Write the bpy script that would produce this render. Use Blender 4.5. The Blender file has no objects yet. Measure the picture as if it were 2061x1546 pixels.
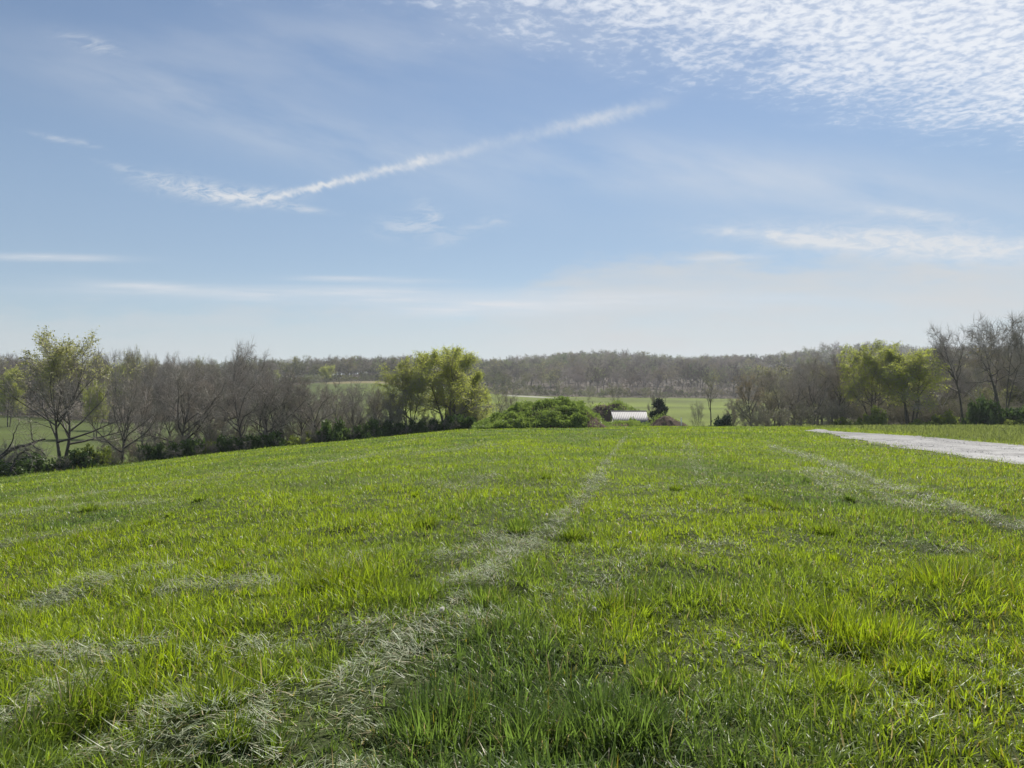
import bpy, math, random
import numpy as np
from mathutils import Vector

scene = bpy.context.scene
F = 1548.0            # focal length in photograph pixels
CX, HZ = 1030.5, 790.0
CAMZ = 1.6

# ------------------------------------------------------------------ camera
cam_d = bpy.data.cameras.new("camera")
cam_d.sensor_width = 36.0
cam_d.lens = 36.0 * F / 2061.0
cam_d.clip_start = 0.05
cam_d.clip_end = 6000
cam = bpy.data.objects.new("camera", cam_d)
scene.collection.objects.link(cam)
cam.location = (0, 0, CAMZ)
cam.rotation_euler = (math.radians(90) + math.atan((HZ - 773.0) / F), 0, 0)
scene.camera = cam

# ------------------------------------------------------------------ light
SUN_AZ, SUN_EL = math.radians(22), math.radians(46)
S = Vector((math.sin(SUN_AZ) * math.cos(SUN_EL), math.cos(SUN_AZ) * math.cos(SUN_EL), math.sin(SUN_EL)))
sun_d = bpy.data.lights.new("sun", 'SUN')
sun_d.energy = 5.0
sun_d.angle = math.radians(0.6)
sun_d.color = (1.0, 0.95, 0.87)
sun = bpy.data.objects.new("sun", sun_d)
scene.collection.objects.link(sun)
sun.rotation_euler = (-S).to_track_quat('-Z', 'Y').to_euler()

scene.view_settings.view_transform = 'Standard'
scene.view_settings.look = 'None'
scene.view_settings.exposure = 0.5
scene.view_settings.gamma = 1.0
scene.cycles.max_bounces = 8
scene.cycles.transparent_max_bounces = 8
scene.cycles.transmission_bounces = 4
scene.cycles.diffuse_bounces = 3
scene.cycles.glossy_bounces = 2
scene.cycles.volume_bounces = 0
scene.cycles.use_adaptive_sampling = False
scene.cycles.use_denoising = True
scene.cycles.denoiser = 'OPENIMAGEDENOISE'
scene.cycles.denoising_prefilter = 'ACCURATE'


# ------------------------------------------------------------------ node expressions
class NT:
    def __init__(self, tree):
        self.t = tree
    def new(self, kind, **kw):
        n = self.t.nodes.new(kind)
        for k, v in kw.items():
            setattr(n, k, v)
        return n
    def put(self, sock, v):
        if isinstance(v, E):
            self.t.links.new(v.s, sock)
        elif isinstance(v, bpy.types.NodeSocket):
            self.t.links.new(v, sock)
        else:
            sock.default_value = v
    def math(self, op, *a, clamp=False):
        n = self.new('ShaderNodeMath', operation=op)
        n.use_clamp = clamp
        for i, v in enumerate(a):
            self.put(n.inputs[i], v)
        return E(self, n.outputs[0])
    def comb(self, x, y, z):
        n = self.new('ShaderNodeCombineXYZ')
        for i, v in enumerate((x, y, z)):
            self.put(n.inputs[i], v)
        return n.outputs[0]
    def noise(self, vec, scale=5.0, detail=3.0, rough=0.5, dist=0.0):
        n = self.new('ShaderNodeTexNoise')
        n.inputs['Scale'].default_value = scale
        n.inputs['Detail'].default_value = detail
        n.inputs['Roughness'].default_value = rough
        n.inputs['Distortion'].default_value = dist
        if vec is not None:
            self.put(n.inputs['Vector'], vec)
        return E(self, n.outputs['Fac'])
    def smooth(self, v, a, b):
        n = self.new('ShaderNodeMapRange', interpolation_type='SMOOTHSTEP')
        self.put(n.inputs[0], v)
        self.put(n.inputs[1], a)
        self.put(n.inputs[2], b)
        return E(self, n.outputs[0])
    def mix(self, f, a, b):
        n = self.new('ShaderNodeMix', data_type='RGBA')
        self.put(n.inputs[0], f)
        for s, v in ((n.inputs[6], a), (n.inputs[7], b)):
            if isinstance(v, tuple) and len(v) == 3:
                v = v + (1.0,)
            self.put(s, v)
        return n.outputs[2]
    def ramp(self, f, stops):
        n = self.new('ShaderNodeValToRGB')
        el = n.color_ramp.elements
        while len(el) < len(stops):
            el.new(0.5)
        for e, (p, c) in zip(el, stops):
            e.position = p
            e.color = c + (1.0,)
        self.put(n.inputs[0], f)
        return n.outputs[0]


class E:
    def __init__(self, nt, s):
        self.n, self.s = nt, s
    def __add__(self, o): return self.n.math('ADD', self, o)
    __radd__ = __add__
    def __sub__(self, o): return self.n.math('SUBTRACT', self, o)
    def __rsub__(self, o): return self.n.math('SUBTRACT', o, self)
    def __mul__(self, o): return self.n.math('MULTIPLY', self, o)
    __rmul__ = __mul__
    def __truediv__(self, o): return self.n.math('DIVIDE', self, o)
    def __rtruediv__(self, o): return self.n.math('DIVIDE', o, self)
    def __neg__(self): return self.n.math('MULTIPLY', self, -1.0)
    def exp(self): return self.n.math('EXPONENT', self)
    def abs(self): return self.n.math('ABSOLUTE', self)
    def max(self, o): return self.n.math('MAXIMUM', self, o)
    def min(self, o): return self.n.math('MINIMUM', self, o)


# ------------------------------------------------------------------ sky
world = bpy.data.worlds.new("World")
scene.world = world
world.use_nodes = True
wt = world.node_tree
wt.nodes.clear()
N = NT(wt)
sky = N.new('ShaderNodeTexSky', sky_type='NISHITA')
sky.sun_disc = False
sky.sun_elevation = SUN_EL
sky.sun_rotation = SUN_AZ
sky.altitude = 200
sky.air_density = 1.0
sky.dust_density = 0.15
sky.ozone_density = 1.6
tc = N.new('ShaderNodeTexCoord')
sep = N.new('ShaderNodeSeparateXYZ')
wt.links.new(tc.outputs['Generated'], sep.inputs[0])
DX, DY, DZ = (E(N, sep.outputs[i]) for i in range(3))
up = DZ.max(0.02)
front = N.smooth(DY, 0.0, 0.1)
PX, PY = DX / up, DY / up                      # a flat cloud layer at unit height
U = DX / DY.max(0.05)                          # bearing and height ahead
V = DZ / DY.max(0.05)

def pu(x): return (x - CX) / F
def pv(y): return (HZ - y) / F

def blob(x, y, rx, ry, slope=0.0):
    """soft patch of cirrus around a bearing; slope tilts its long axis"""
    du = (U - pu(x)) * (F / rx)
    dv = ((V - pv(y)) - (U - pu(x)) * slope) * (F / ry)
    return (-(du * du + dv * dv)).exp()

# altocumulus sheet
warp = N.noise(N.comb(PX, PY, 0.0), 2.2, 3, 0.55)
warp2 = N.noise(N.comb(PX, PY, 3.0), 6.0, 3, 0.6)
edge = (2.20 + PX * 0.50) - PY + (warp - 0.5) * 0.75 + (warp2 - 0.5) * 0.55
sheet = N.smooth(edge, -0.22, 0.42)
sheet_soft = N.smooth(edge, -0.15, 0.75)
cu, cv = PX * 0.92 + PY * 0.38, PY * 0.92 - PX * 0.38
wob = (N.noise(N.comb(PX, PY, 7.0), 7.0, 2, 0.5) - 0.5) * 0.10
cells = N.noise(N.comb(cu * 0.85, (cv + wob) * 0.92, 1.0), 29.0, 3, 0.55, 0.0)
cells2 = N.noise(N.comb(cu * 1.0, cv * 1.0, 5.0), 60.0, 3, 0.6, 0.2)
cell = cells * 0.84 + cells2 * 0.16
thr = 0.66 - sheet * 0.25
alto = N.smooth(cell, thr - 0.08, thr + 0.20) * sheet
alto = (alto * 0.62 + sheet_soft * 0.40).min(1.0) * front

# veils of cirrus
vn = N.noise(N.comb(U * 2.2 + V * 1.0, V * 7.0 + U * 1.6, 0.0), 1.6, 5, 0.55)
veil = (blob(1250, 330, 480, 60, -0.10) * 0.38 + blob(520, 250, 420, 60, -0.30) * 0.34
        + blob(700, 90, 520, 90, 0.05) * 0.26 + blob(1750, 380, 420, 60, -0.12) * 0.32) * N.smooth(vn, 0.30, 0.66)
# broad white bank low in the sky
bank_edge = V - (N.smooth(U, -0.08, 0.16) * 0.070 + 0.102) + (N.noise(N.comb(U * 6, V * 22, 2.0), 1.8, 6, 0.6) - 0.5) * 0.11
bank = N.smooth(bank_edge, 0.022, -0.022) * (0.55 + N.smooth(U, -0.10, 0.12) * 0.45) * (0.78 + (N.noise(N.comb(U * 3.2, V * 17, 9.0), 1.7, 5, 0.6) - 0.5) * 1.5)
stn = N.noise(N.comb(U * 3.0, V * 42.0, 4.0), 1.4, 5, 0.6)
strk = N.smooth(stn, 0.42, 0.70)
streaks = (blob(900, 597, 640, 16, -0.012) * 1.0 + blob(980, 622, 180, 16) * 0.9
           + blob(730, 562, 130, 6, -0.02) * 0.8 + blob(100, 518, 130, 7, -0.02) * 0.9
           + blob(350, 583, 160, 10, -0.08) * 0.8) * (0.35 + strk * 0.65)
fray = N.noise(N.comb(U * 26 + V * 30, V * 78 - U * 12, 6.0), 1.0, 6, 0.68, 0.6)
fr = N.smooth(fray, 0.36, 0.66)
longc = (blob(1880, 492, 320, 30, -0.060) * 1.15 + blob(1620, 482, 80, 9, -0.10) * 0.8 + blob(1840, 430, 120, 13, -0.10) * 0.6
         + blob(1490, 466, 70, 7, -0.02) * 0.5 + blob(1460, 518, 90, 6, 0.03) * 0.5) * (0.40 + fr * 0.6)
wisp = (blob(385, 378, 95, 20, -0.18) * 1.0 + blob(500, 392, 80, 14, 0.0) * 1.2 + blob(590, 417, 60, 7, -0.14) * 0.8
        + blob(180, 85, 60, 14, -0.25) * 0.6 + blob(110, 277, 45, 6, -0.2) * 0.5 + blob(175, 288, 30, 6, -0.3) * 0.4
        + blob(270, 345, 70, 8, -0.3) * 0.35
        + blob(820, 455, 60, 22, 0.05) * 0.55 + blob(868, 437, 28, 24, -0.6) * 0.55 + blob(925, 470, 60, 14, 0.4) * 0.4
        + blob(1003, 447, 26, 12, -0.2) * 0.35) * fr
# contrail along a great circle
d1 = Vector((pu(460), 1, pv(420)))
d2 = Vector((pu(1330), 1, pv(207)))
nrm = d1.cross(d2).normalized()
arc = DX * nrm.x + DY * nrm.y + DZ * nrm.z
if nrm.z < 0:
    arc = -arc
puff = N.noise(N.comb(U * 60 + V * 40, V * 30, 0.0), 1.3, 4, 0.6)
wid = 0.0032 + N.smooth(U, -0.35, 0.1) * 0.0042
off = (arc - (puff - 0.5) * 0.016 - 0.001) / wid
trail = (-(off * off)).exp() * N.smooth(U, -0.375, -0.29) * N.smooth(U, 0.24, 0.13)
trail = trail * (0.25 + N.smooth(N.noise(N.comb(U, V, 0.0), 26.0, 5, 0.7), 0.25, 0.7) * 0.95) * (0.95 - N.smooth(U, -0.15, -0.05) * 0.68 + N.smooth(U, 0.02, 0.10) * 0.28)

thin = (veil + streaks * 1.15 + longc * 1.25 + wisp * 0.85 + trail * 1.0).min(1.0) * front
hazeband = (-(DZ.max(0.0) * 11.0)).exp() * 0.82 + 0.06
bd = (DZ - 0.20) * (1 / 0.10)
blueband = (-(bd * bd)).exp() * 0.42
skyc = N.mix(hazeband, N.mix(blueband, sky.outputs[0], (3.1, 4.5, 6.5)), (4.1, 4.95, 5.95))
skyb = N.mix(bank * 0.9 * front, skyc, (6.5, 6.7, 6.85))
c1 = N.mix(thin, skyb, (7.4, 7.75, 8.2))
c2 = N.mix(alto, c1, (8.7, 9.1, 9.8))
bg = N.new('ShaderNodeBackground')
wt.links.new(c2, bg.inputs[0])
bg.inputs[1].default_value = 0.066
wo = N.new('ShaderNodeOutputWorld')
wt.links.new(bg.outputs[0], wo.inputs[0])


# ------------------------------------------------------------------ materials
def mat(name):
    m = bpy.data.materials.new(name)
    m.use_nodes = True
    m.node_tree.nodes.clear()
    return m, NT(m.node_tree)

def finish(m, n, shader, disp=None):
    o = n.new('ShaderNodeOutputMaterial')
    m.node_tree.links.new(shader, o.inputs[0])
    return m

def principled(n, col, rough=0.8, bump=None, bump_d=0.02, bump_s=0.6, spec=0.3, metal=0.0):
    p = n.new('ShaderNodeBsdfPrincipled')
    n.put(p.inputs['Base Color'], col if not isinstance(col, tuple) else col + (1.0,))
    n.put(p.inputs['Roughness'], rough)
    n.put(p.inputs['Specular IOR Level'], spec)
    n.put(p.inputs['Metallic'], metal)
    if bump is not None:
        b = n.new('ShaderNodeBump')
        b.inputs['Strength'].default_value = bump_s
        b.inputs['Distance'].default_value = bump_d
        n.put(b.inputs['Height'], bump)
        n.t.links.new(b.outputs[0], p.inputs['Normal'])
    return p.outputs[0]

def objco(n):
    return n.new('ShaderNodeTexCoord').outputs['Object']

def leaf_mat(name, stops, scale=0.9, trans=0.45, gloss=0.018, obj_var=0.25):
    """leaves: tone varies clump by clump and plant by plant; light passes through"""
    m, n = mat(name)
    co = objco(n)
    f = n.noise(co, scale, 3, 0.65) * 0.9 + n.noise(co, 23.0, 2, 0.6) * 0.6 - 0.25
    oi = n.new('ShaderNodeObjectInfo')
    f = f + (E(n, oi.outputs['Random']) - 0.5) * obj_var
    col = n.ramp(f, stops)
    d = n.new('ShaderNodeBsdfDiffuse')
    t = n.new('ShaderNodeBsdfTranslucent')
    n.put(d.inputs[0], col)
    hs = n.new('ShaderNodeHueSaturation')
    hs.inputs['Saturation'].default_value = 1.1
    hs.inputs['Value'].default_value = 1.35
    n.put(hs.inputs['Color'], col)
    n.put(t.inputs[0], hs.outputs[0])
    mx = n.new('ShaderNodeMixShader')
    mx.inputs[0].default_value = trans
    n.t.links.new(d.outputs[0], mx.inputs[1])
    n.t.links.new(t.outputs[0], mx.inputs[2])
    g = n.new('ShaderNodeBsdfGlossy')
    g.inputs['Roughness'].default_value = 0.45
    g.inputs[0].default_value = (1, 1, 1, 1)
    m2 = n.new('ShaderNodeMixShader')
    m2.inputs[0].default_value = gloss
    n.t.links.new(mx.outputs[0], m2.inputs[1])
    n.t.links.new(g.outputs[0], m2.inputs[2])
    return finish(m, n, m2.outputs[0])

def bark_mat(name, a, b, scale=3.0):
    m, n = mat(name)
    co = objco(n)
    f = n.noise(co, scale, 5, 0.65)
    col = n.ramp(f, [(0.3, a), (0.7, b)])
    return finish(m, n, principled(n, col, 0.9, n.noise(co, 14.0, 4, 0.7), 0.03, 0.7, spec=0.15))

M = {}
M['bark'] = bark_mat('bark', (0.060, 0.053, 0.046), (0.165, 0.150, 0.134))
M['bark_pale'] = bark_mat('pale_bark', (0.16, 0.14, 0.115), (0.62, 0.59, 0.54), 1.6)
M['twig'] = bark_mat('twig', (0.255, 0.228, 0.198), (0.410, 0.372, 0.330), 0.7)
M['twig_brown'] = bark_mat('brown_twig', (0.255, 0.222, 0.184), (0.415, 0.368, 0.312), 0.7)
M['willow'] = leaf_mat('willow_leaves', trans=0.58, stops=[(0.15, (0.215, 0.245, 0.052)), (0.5, (0.33, 0.365, 0.080)), (0.85, (0.43, 0.455, 0.125))])
M['young'] = leaf_mat('young_leaves', [(0.15, (0.19, 0.20, 0.075)), (0.5, (0.28, 0.29, 0.115)), (0.85, (0.38, 0.375, 0.19))])
M['bud'] = leaf_mat('reddish_buds', [(0.15, (0.19, 0.14, 0.08)), (0.5, (0.28, 0.22, 0.11)), (0.85, (0.33, 0.30, 0.14))])
M['shrub'] = leaf_mat('shrub_leaves', [(0.15, (0.040, 0.065, 0.022)), (0.5, (0.075, 0.120, 0.036)), (0.85, (0.14, 0.19, 0.055))], trans=0.35)
M['shrub_bright'] = leaf_mat('bright_shrub_leaves', [(0.15, (0.12, 0.15, 0.035)), (0.5, (0.20, 0.24, 0.055)), (0.85, (0.30, 0.34, 0.085))])
M['cedar'] = leaf_mat('cedar_needles', [(0.15, (0.010, 0.024, 0.014)), (0.5, (0.018, 0.038, 0.020)), (0.85, (0.034, 0.058, 0.030))], trans=0.15)
M['weed'] = leaf_mat('weed_leaves', [(0.15, (0.105, 0.155, 0.040)), (0.5, (0.20, 0.265, 0.066)), (0.85, (0.33, 0.39, 0.105))], 1.3, 0.4)
M['deadwood'] = bark_mat('dead_wood', (0.045, 0.040, 0.036), (0.12, 0.11, 0.10))


# ------------------------------------------------------------------ noise in numpy
def vnoise(x, y, seed=0):
    xi = np.floor(x).astype(np.int64)
    yi = np.floor(y).astype(np.int64)
    fx = x - xi
    fy = y - yi
    fx = fx * fx * (3 - 2 * fx)
    fy = fy * fy * (3 - 2 * fy)
    def h(a, b):
        v = (a * 374761393 + b * 668265263 + seed * 974634777) & 0xFFFFFFFF
        v = ((v ^ (v >> 13)) * 1274126177) & 0xFFFFFFFF
        v = v ^ (v >> 16)
        return (v & 0xFFFFFF) / float(0xFFFFFF)
    a = h(xi, yi) * (1 - fx) + h(xi + 1, yi) * fx
    b = h(xi, yi + 1) * (1 - fx) + h(xi + 1, yi + 1) * fx
    return a * (1 - fy) + b * fy

def fbm(x, y, seed=0, oct=3):
    s, a, t = 0.0, 1.0, 0.0
    for i in range(oct):
        s = s + a * vnoise(x * 2 ** i + 17.3 * i, y * 2 ** i - 9.1 * i, seed + i)
        t += a
        a *= 0.5
    return s / t

def smoothstep(a, b, x):
    t = np.clip((x - a) / (b - a), 0, 1)
    return t * t * (3 - 2 * t)


# ------------------------------------------------------------------ the lie of the land
def pchip(x, y, xq):
    x = np.asarray(x, float)
    y = np.asarray(y, float)
    h = np.diff(x)
    d = np.diff(y) / h
    m = np.zeros_like(y)
    for i in range(1, len(x) - 1):
        if d[i - 1] * d[i] > 0:
            w1, w2 = 2 * h[i] + h[i - 1], h[i] + 2 * h[i - 1]
            m[i] = (w1 + w2) / (w1 / d[i - 1] + w2 / d[i])
    m[0], m[-1] = d[0], d[-1]
    k = np.clip(np.searchsorted(x, xq) - 1, 0, len(x) - 2)
    t = np.clip((xq - x[k]) / h[k], 0, 1)
    return ((1 + 2 * t) * (1 - t) ** 2 * y[k] + t * (1 - t) ** 2 * h[k] * m[k]
            + t * t * (3 - 2 * t) * y[k + 1] + t * t * (t - 1) * h[k] * m[k + 1])

def zy(d, y):
    return CAMZ - d * (y - HZ) / F

def col(de, ze, p, rest):
    near = [(d, ze * (d / de) ** p) for d in (0, 3, 8, 16, 28, 42) if d < de - 6]
    return near + [(de, ze)] + rest

EDGE_X = [-900, 0, 250, 500, 750, 970, 1300, 1650, 2061, 2700]
EDGE_D = [42, 48, 53, 58, 63, 68, 75, 80, 78, 66]
COLS = [
    (-900, col(42, -5.2, 1.25, [(60, -6.6), (90, -6.5), (150, -4), (260, 1.5), (500, 12), (900, 22), (1500, 26)])),
    (0, col(48, zy(48, 962), 1.3, [(58, zy(58, 958)), (75, zy(75, 925)), (110, zy(110, 868)), (150, zy(150, 833)), (250, 0.0), (400, 5.5), (800, 16), (1500, 20)])),
    (250, col(53, zy(53, 936), 1.32, [(63, -4.5), (80, zy(80, 920)), (110, zy(110, 882)), (150, zy(150, 853)), (250, -1.6), (400, 4.2), (800, 15), (1500, 19)])),
    (500, col(58, zy(58, 907), 1.36, [(67, -4.2), (85, -5.4), (150, -4.4), (250, -0.9), (380, 4.5), (440, 6.2), (800, 16), (1500, 20)])),
    (750, col(63, zy(63, 884), 1.4, [(73, -3.9), (90, -5.8), (150, -5.4), (240, -0.6), (330, 5.4), (400, 7.6), (500, 11.5), (800, 21), (1500, 24)])),
    (970, col(68, zy(68, 863), 1.45, [(78, -3.4), (95, -5.4), (150, -5.8), (260, zy(260, 814)), (330, zy(330, 797)), (360, zy(360, 793)), (450, 6.8), (600, 16.5), (900, 28), (1500, 30)])),
    (1300, col(75, zy(75, 859.5), 1.5, [(84, -3.3), (95, -4.3), (130, -4.8), (160, zy(160, 850)), (260, zy(260, 820)), (345, zy(345, 801)), (360, zy(360, 799)), (450, 6), (600, 16.5), (900, 30), (1500, 33)])),
    (1650, col(80, zy(80, 859), 1.45, [(96, -3.0), (130, -3.6), (170, -3.4), (260, -2.6), (340, zy(340, 803)), (450, 5), (600, 18), (900, 36), (1500, 40)])),
    (2061, col(78, zy(78, 857), 1.3, [(92, zy(92, 855)), (120, -2.4), (200, -1.0), (350, 3.5), (600, 19), (900, 36), (1500, 42)])),
    (2700, col(66, -1.3, 1.2, [(120, -1.5), (350, 4), (600, 18), (900, 30), (1500, 35)])),
]
R_TAB = np.concatenate([[0], np.geomspace(1.0, 1600, 420)])
th_c, z_c = [], []
for x, pts in COLS:
    th = math.atan((x - CX) / F)
    d = np.array([p[0] for p in pts]) / math.cos(th)
    z_c.append(pchip(d, [p[1] for p in pts], R_TAB))
    th_c.append(th)
# gentle ground behind the camera
back = pchip([0, 10, 60, 300, 1600], [0, 0.05, 0.3, -2, -10], R_TAB)
th_c = [-math.pi] + [-2.0] + th_c + [2.0] + [math.pi]
z_c = [back] + [0.5 * back + 0.5 * z_c[0]] + z_c + [0.5 * back + 0.5 * z_c[-1]] + [back]
th_c = np.array(th_c)
z_c = np.array(z_c)
TH_TAB = np.linspace(-math.pi, math.pi, 1441)
Z_TAB = np.zeros((len(TH_TAB), len(R_TAB)))
for j in range(len(R_TAB)):
    Z_TAB[:, j] = pchip(th_c, z_c[:, j], TH_TAB)
# soften along the bearing
ker = np.hanning(41)
ker /= ker.sum()
pad = np.concatenate([Z_TAB[-21:-1], Z_TAB, Z_TAB[1:21]], 0)
for j in range(len(R_TAB)):
    Z_TAB[:, j] = np.convolve(pad[:, j], ker, 'valid')[:len(TH_TAB)]

def base_h(X, Y):
    r = np.hypot(X, Y)
    th = np.arctan2(X, Y)
    ti = (th + math.pi) / (2 * math.pi) * (len(TH_TAB) - 1)
    t0 = np.clip(ti.astype(int), 0, len(TH_TAB) - 2)
    tf = ti - t0
    r0 = np.clip(np.searchsorted(R_TAB, r) - 1, 0, len(R_TAB) - 2)
    rf = np.clip((r - R_TAB[r0]) / (R_TAB[r0 + 1] - R_TAB[r0]), 0, 1)
    a = Z_TAB[t0, r0] * (1 - rf) + Z_TAB[t0, r0 + 1] * rf
    b = Z_TAB[t0 + 1, r0] * (1 - rf) + Z_TAB[t0 + 1, r0 + 1] * rf
    return a * (1 - tf) + b * tf

# ------------------------------------------------------------------ points on the ground
def hit(x, y, dmax=120.0):
    """where the sight line through a photo pixel meets the ground"""
    d = np.linspace(2.5, dmax, 6000)
    X = (x - CX) / F * d
    z = CAMZ - d * (y - HZ) / F
    g = base_h(X, d)
    k = np.argmax(z <= g)
    if z[k] > g[k]:
        k = len(d) - 1
    return np.array([X[k], d[k]])

def dens(line, step=0.4):
    out = []
    for a, b in zip(line[:-1], line[1:]):
        n = max(1, int(np.hypot(*(b - a)) / step))
        for i in range(n):
            out.append(a + (b - a) * i / n)
    out.append(line[-1])
    return np.array(out)

# gravel drive
near_e = [hit(x, y) for x, y in ((2200, 972), (2061, 941), (1993, 930), (1929, 916), (1865, 905), (1801, 895), (1740, 880), (1689, 873), (1650, 869))]
far_e = [hit(x, y) for x, y in ((2300, 914), (2061, 898), (1993, 892), (1945, 887), (1881, 881.5), (1817, 877), (1753, 872.5), (1690, 869.3), (1640, 867))]
ctr = [(a + b) / 2 for a, b in zip(near_e, far_e)]
first = ctr[0] + (ctr[0] - ctr[2]) / np.hypot(*(ctr[0] - ctr[2])) * 14
second = ctr[0] + (ctr[0] - ctr[2]) / np.hypot(*(ctr[0] - ctr[2])) * 6
last = np.array([23.2, 58.0])
ROAD = dens([first, second] + ctr + [last], 0.35)
for _ in range(8):
    ROAD[1:-1] = 0.25 * ROAD[:-2] + 0.5 * ROAD[1:-1] + 0.25 * ROAD[2:]
ROAD_HW = 2.75
print("ROAD widths", [round(float(np.hypot(*(a - b))), 2) for a, b in zip(near_e, far_e)], ctr[1], ctr[-1])

ROAD_W = ROAD_HW * np.interp(np.arange(len(ROAD)) / len(ROAD), [0, 0.5, 0.75, 0.9, 1], [1, 1, 0.62, 0.30, 0.12])

def dist_to_line(X, Y, L, wt=None):
    """distance to a dense polyline's points"""
    out = np.full(X.shape, 99.0)
    lo = L.min(0) - 4
    hi = L.max(0) + 4
    idx = np.nonzero((X > lo[0]) & (X < hi[0]) & (Y > lo[1]) & (Y < hi[1]))[0]
    for s in range(0, len(idx), 20000):
        k = idx[s:s + 20000]
        d2 = (X[k][:, None] - L[:, 0][None]) ** 2 + (Y[k][:, None] - L[:, 1][None]) ** 2
        if wt is not None: d2 = d2 / wt[None] ** 2
        out[k] = np.sqrt(d2.min(1))
    return out

# rows of cut grass left by the mower (photo pixel polylines, half width in metres, strength)
ROWS = []
for pts, hw, st in (
    ([(640, 1560), (680, 1480), (720, 1420)], 0.30, 0.75),
    ([(690, 1440), (780, 1350), (850, 1290), (930, 1262)], 0.34, 0.70),
    ([(960, 1180), (1000, 1150), (1040, 1120), (1110, 1075)], 0.36, 1.0),
    ([(1110, 1075), (1150, 1030)], 0.20, 0.7),
    ([(720, 1420), (800, 1340), (900, 1265), (960, 1190)], 0.16, 0.55),
    ([(1150, 1030), (1160, 1015)], 0.18, 0.7),
    ([(1160, 1015), (1185, 988), (1205, 960)], 0.27, 0.85),
    ([(1205, 960), (1222, 930), (1245, 900), (1262, 878)], 0.15, 0.75),
    ([(480, 1330), (620, 1300), (760, 1290), (900, 1260)], 0.36, 0.45),
    ([(560, 1420), (600, 1480), (560, 1540)], 0.28, 0.5),
    ([(900, 1130), (960, 1105), (1020, 1075)], 0.3, 0.5),
    ([(-60, 1330), (80, 1330), (200, 1345), (320, 1318)], 0.25, 0.9),
    ([(-40, 1260), (90, 1220), (230, 1165), (330, 1150)], 0.32, 0.7),
    ([(340, 1200), (470, 1190), (600, 1180), (680, 1160), (800, 1105)], 0.26, 0.8),
    ([(-60, 1500), (40, 1470), (120, 1420)], 0.30, 0.9),
    ([(-20, 1112), (110, 1085), (215, 1072)], 0.24, 0.8),
    ([(100, 1010), (260, 985), (430, 965)], 0.55, 0.65),
    ([(450, 955), (600, 945), (690, 928), (770, 914), (835, 907)], 0.55, 1.0),
    ([(850, 915), (930, 906), (985, 897)], 0.55, 0.85),
    ([(860, 975), (930, 985), (985, 960)], 0.4, 0.5),
    ([(0, 1045), (160, 1020), (330, 1010)], 0.5, 0.55),
    ([(2140, 1100), (2061, 1072), (1985, 1052), (1900, 1022), (1840, 1000), (1770, 975), (1700, 950), (1640, 925), (1580, 907), (1545, 897)], 0.36, 1.0),
    ([(1640, 950), (1700, 985), (1800, 1010), (1900, 1035)], 0.7, 0.5),
    ([(1840, 1100), (1900, 1112), (1960, 1115)], 0.22, 0.8),
    ([(1280, 985), (1340, 980), (1420, 975)], 0.4, 0.5),
    ([(1590, 1280), (1640, 1300), (1700, 1320)], 0.18, 0.7),
    ([(1150, 1240), (1250, 1130), (1450, 1105)], 0.5, 0.22),
    ([(1410, 960), (1395, 920), (1380, 890)], 0.35, 0.25),
    ([(320, 1480), (480, 1500), (620, 1520), (700, 1560)], 0.35, 0.7),
):
    ROWS.append((dens([hit(*p) for p in pts], 0.08), hw, st))

def cut_density(X, Y):
    c = np.zeros(X.shape)
    for L, hw, st in ROWS:
        d = dist_to_line(X, Y, L)
        n = fbm(X * 1.7, Y * 1.1, 31, 3)
        w = hw * (0.15 + 1.3 * n)
        c = np.maximum(c, st * smoothstep(1.25, 0.35, d / w) * smoothstep(0.18, 0.42, fbm(X * 1.3 + 5, Y * 0.8, 37, 3) + 0.12))
    return c * (0.30 + 0.70 * smoothstep(0.3, 0.6, fbm(X * 5.0, Y * 4.0, 39, 2)))

# tall dark tufts and worn hollows the mower missed
TUFTS = [(690, 1185, 0.34), (815, 1215, 0.30), (1310, 1420, 0.0), (980, 1215, 0.22), (1700, 1285, 0.38), (1780, 1290, 0.3), (1900, 1190, 0.34), (880, 1450, 0.3), (1230, 1470, 0.3), (1080, 1480, 0.25), (430, 1440, 0.2), (1260, 1235, 0.22), (150, 1440, 0.22)]
TUFT_P = [(hit(x, y), r) for x, y, r in TUFTS if r > 0]
HOLES = [(822, 1212, 0.13), (965, 1205, 0.14), (1660, 1310, 0.14), (1700, 1330, 0.13), (905, 1465, 0.10), (640, 1215, 0.10), (1900, 1115, 0.2), (150, 1500, 0.1), (1255, 1245, 0.1), (1110, 1530, 0.10), (1420, 1180, .1)]
HOLE_P = [(hit(x, y), r) for x, y, r in HOLES]

_r = np.random.default_rng(55)
for _k in range(55):
    _y = 2.8 + 13.0 * _r.random() ** 1.3
    _x = (_r.random() * 2 - 1) * 0.72 * _y
    _rr = 0.06 + 0.10 * _r.random()
    TUFT_P.append((np.array([_x, _y]), _rr))
    if _r.random() < 0.75:
        HOLE_P.append((np.array([_x + _r.normal(0, .06), _y - _rr * 1.1]), 0.045 + 0.06 * _r.random()))

for _k in range(60):
    _y = 2.8 + 11.0 * _r.random() ** 1.2
    HOLE_P.append((np.array([(_r.random() * 2 - 1) * 0.72 * _y, _y]), 0.05 + 0.08 * _r.random()))

def micro(X, Y):
    r = np.hypot(X, Y)
    f = np.exp(-(r / 45.0) ** 2)
    m = (fbm(X * 0.55, Y * 0.55, 3, 3) - 0.5) * 0.16 + (fbm(X * 2.1, Y * 2.1, 5, 2) - 0.5) * 0.10
    m = m * f
    for (p, rr) in HOLE_P:
        d = np.hypot(X - p[0], Y - p[1])
        m = m - 0.065 * np.exp(-(d / rr) ** 2)
    return m

def road_d(X, Y):
    return dist_to_line(X, Y, ROAD, ROAD_W / ROAD_HW)

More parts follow.
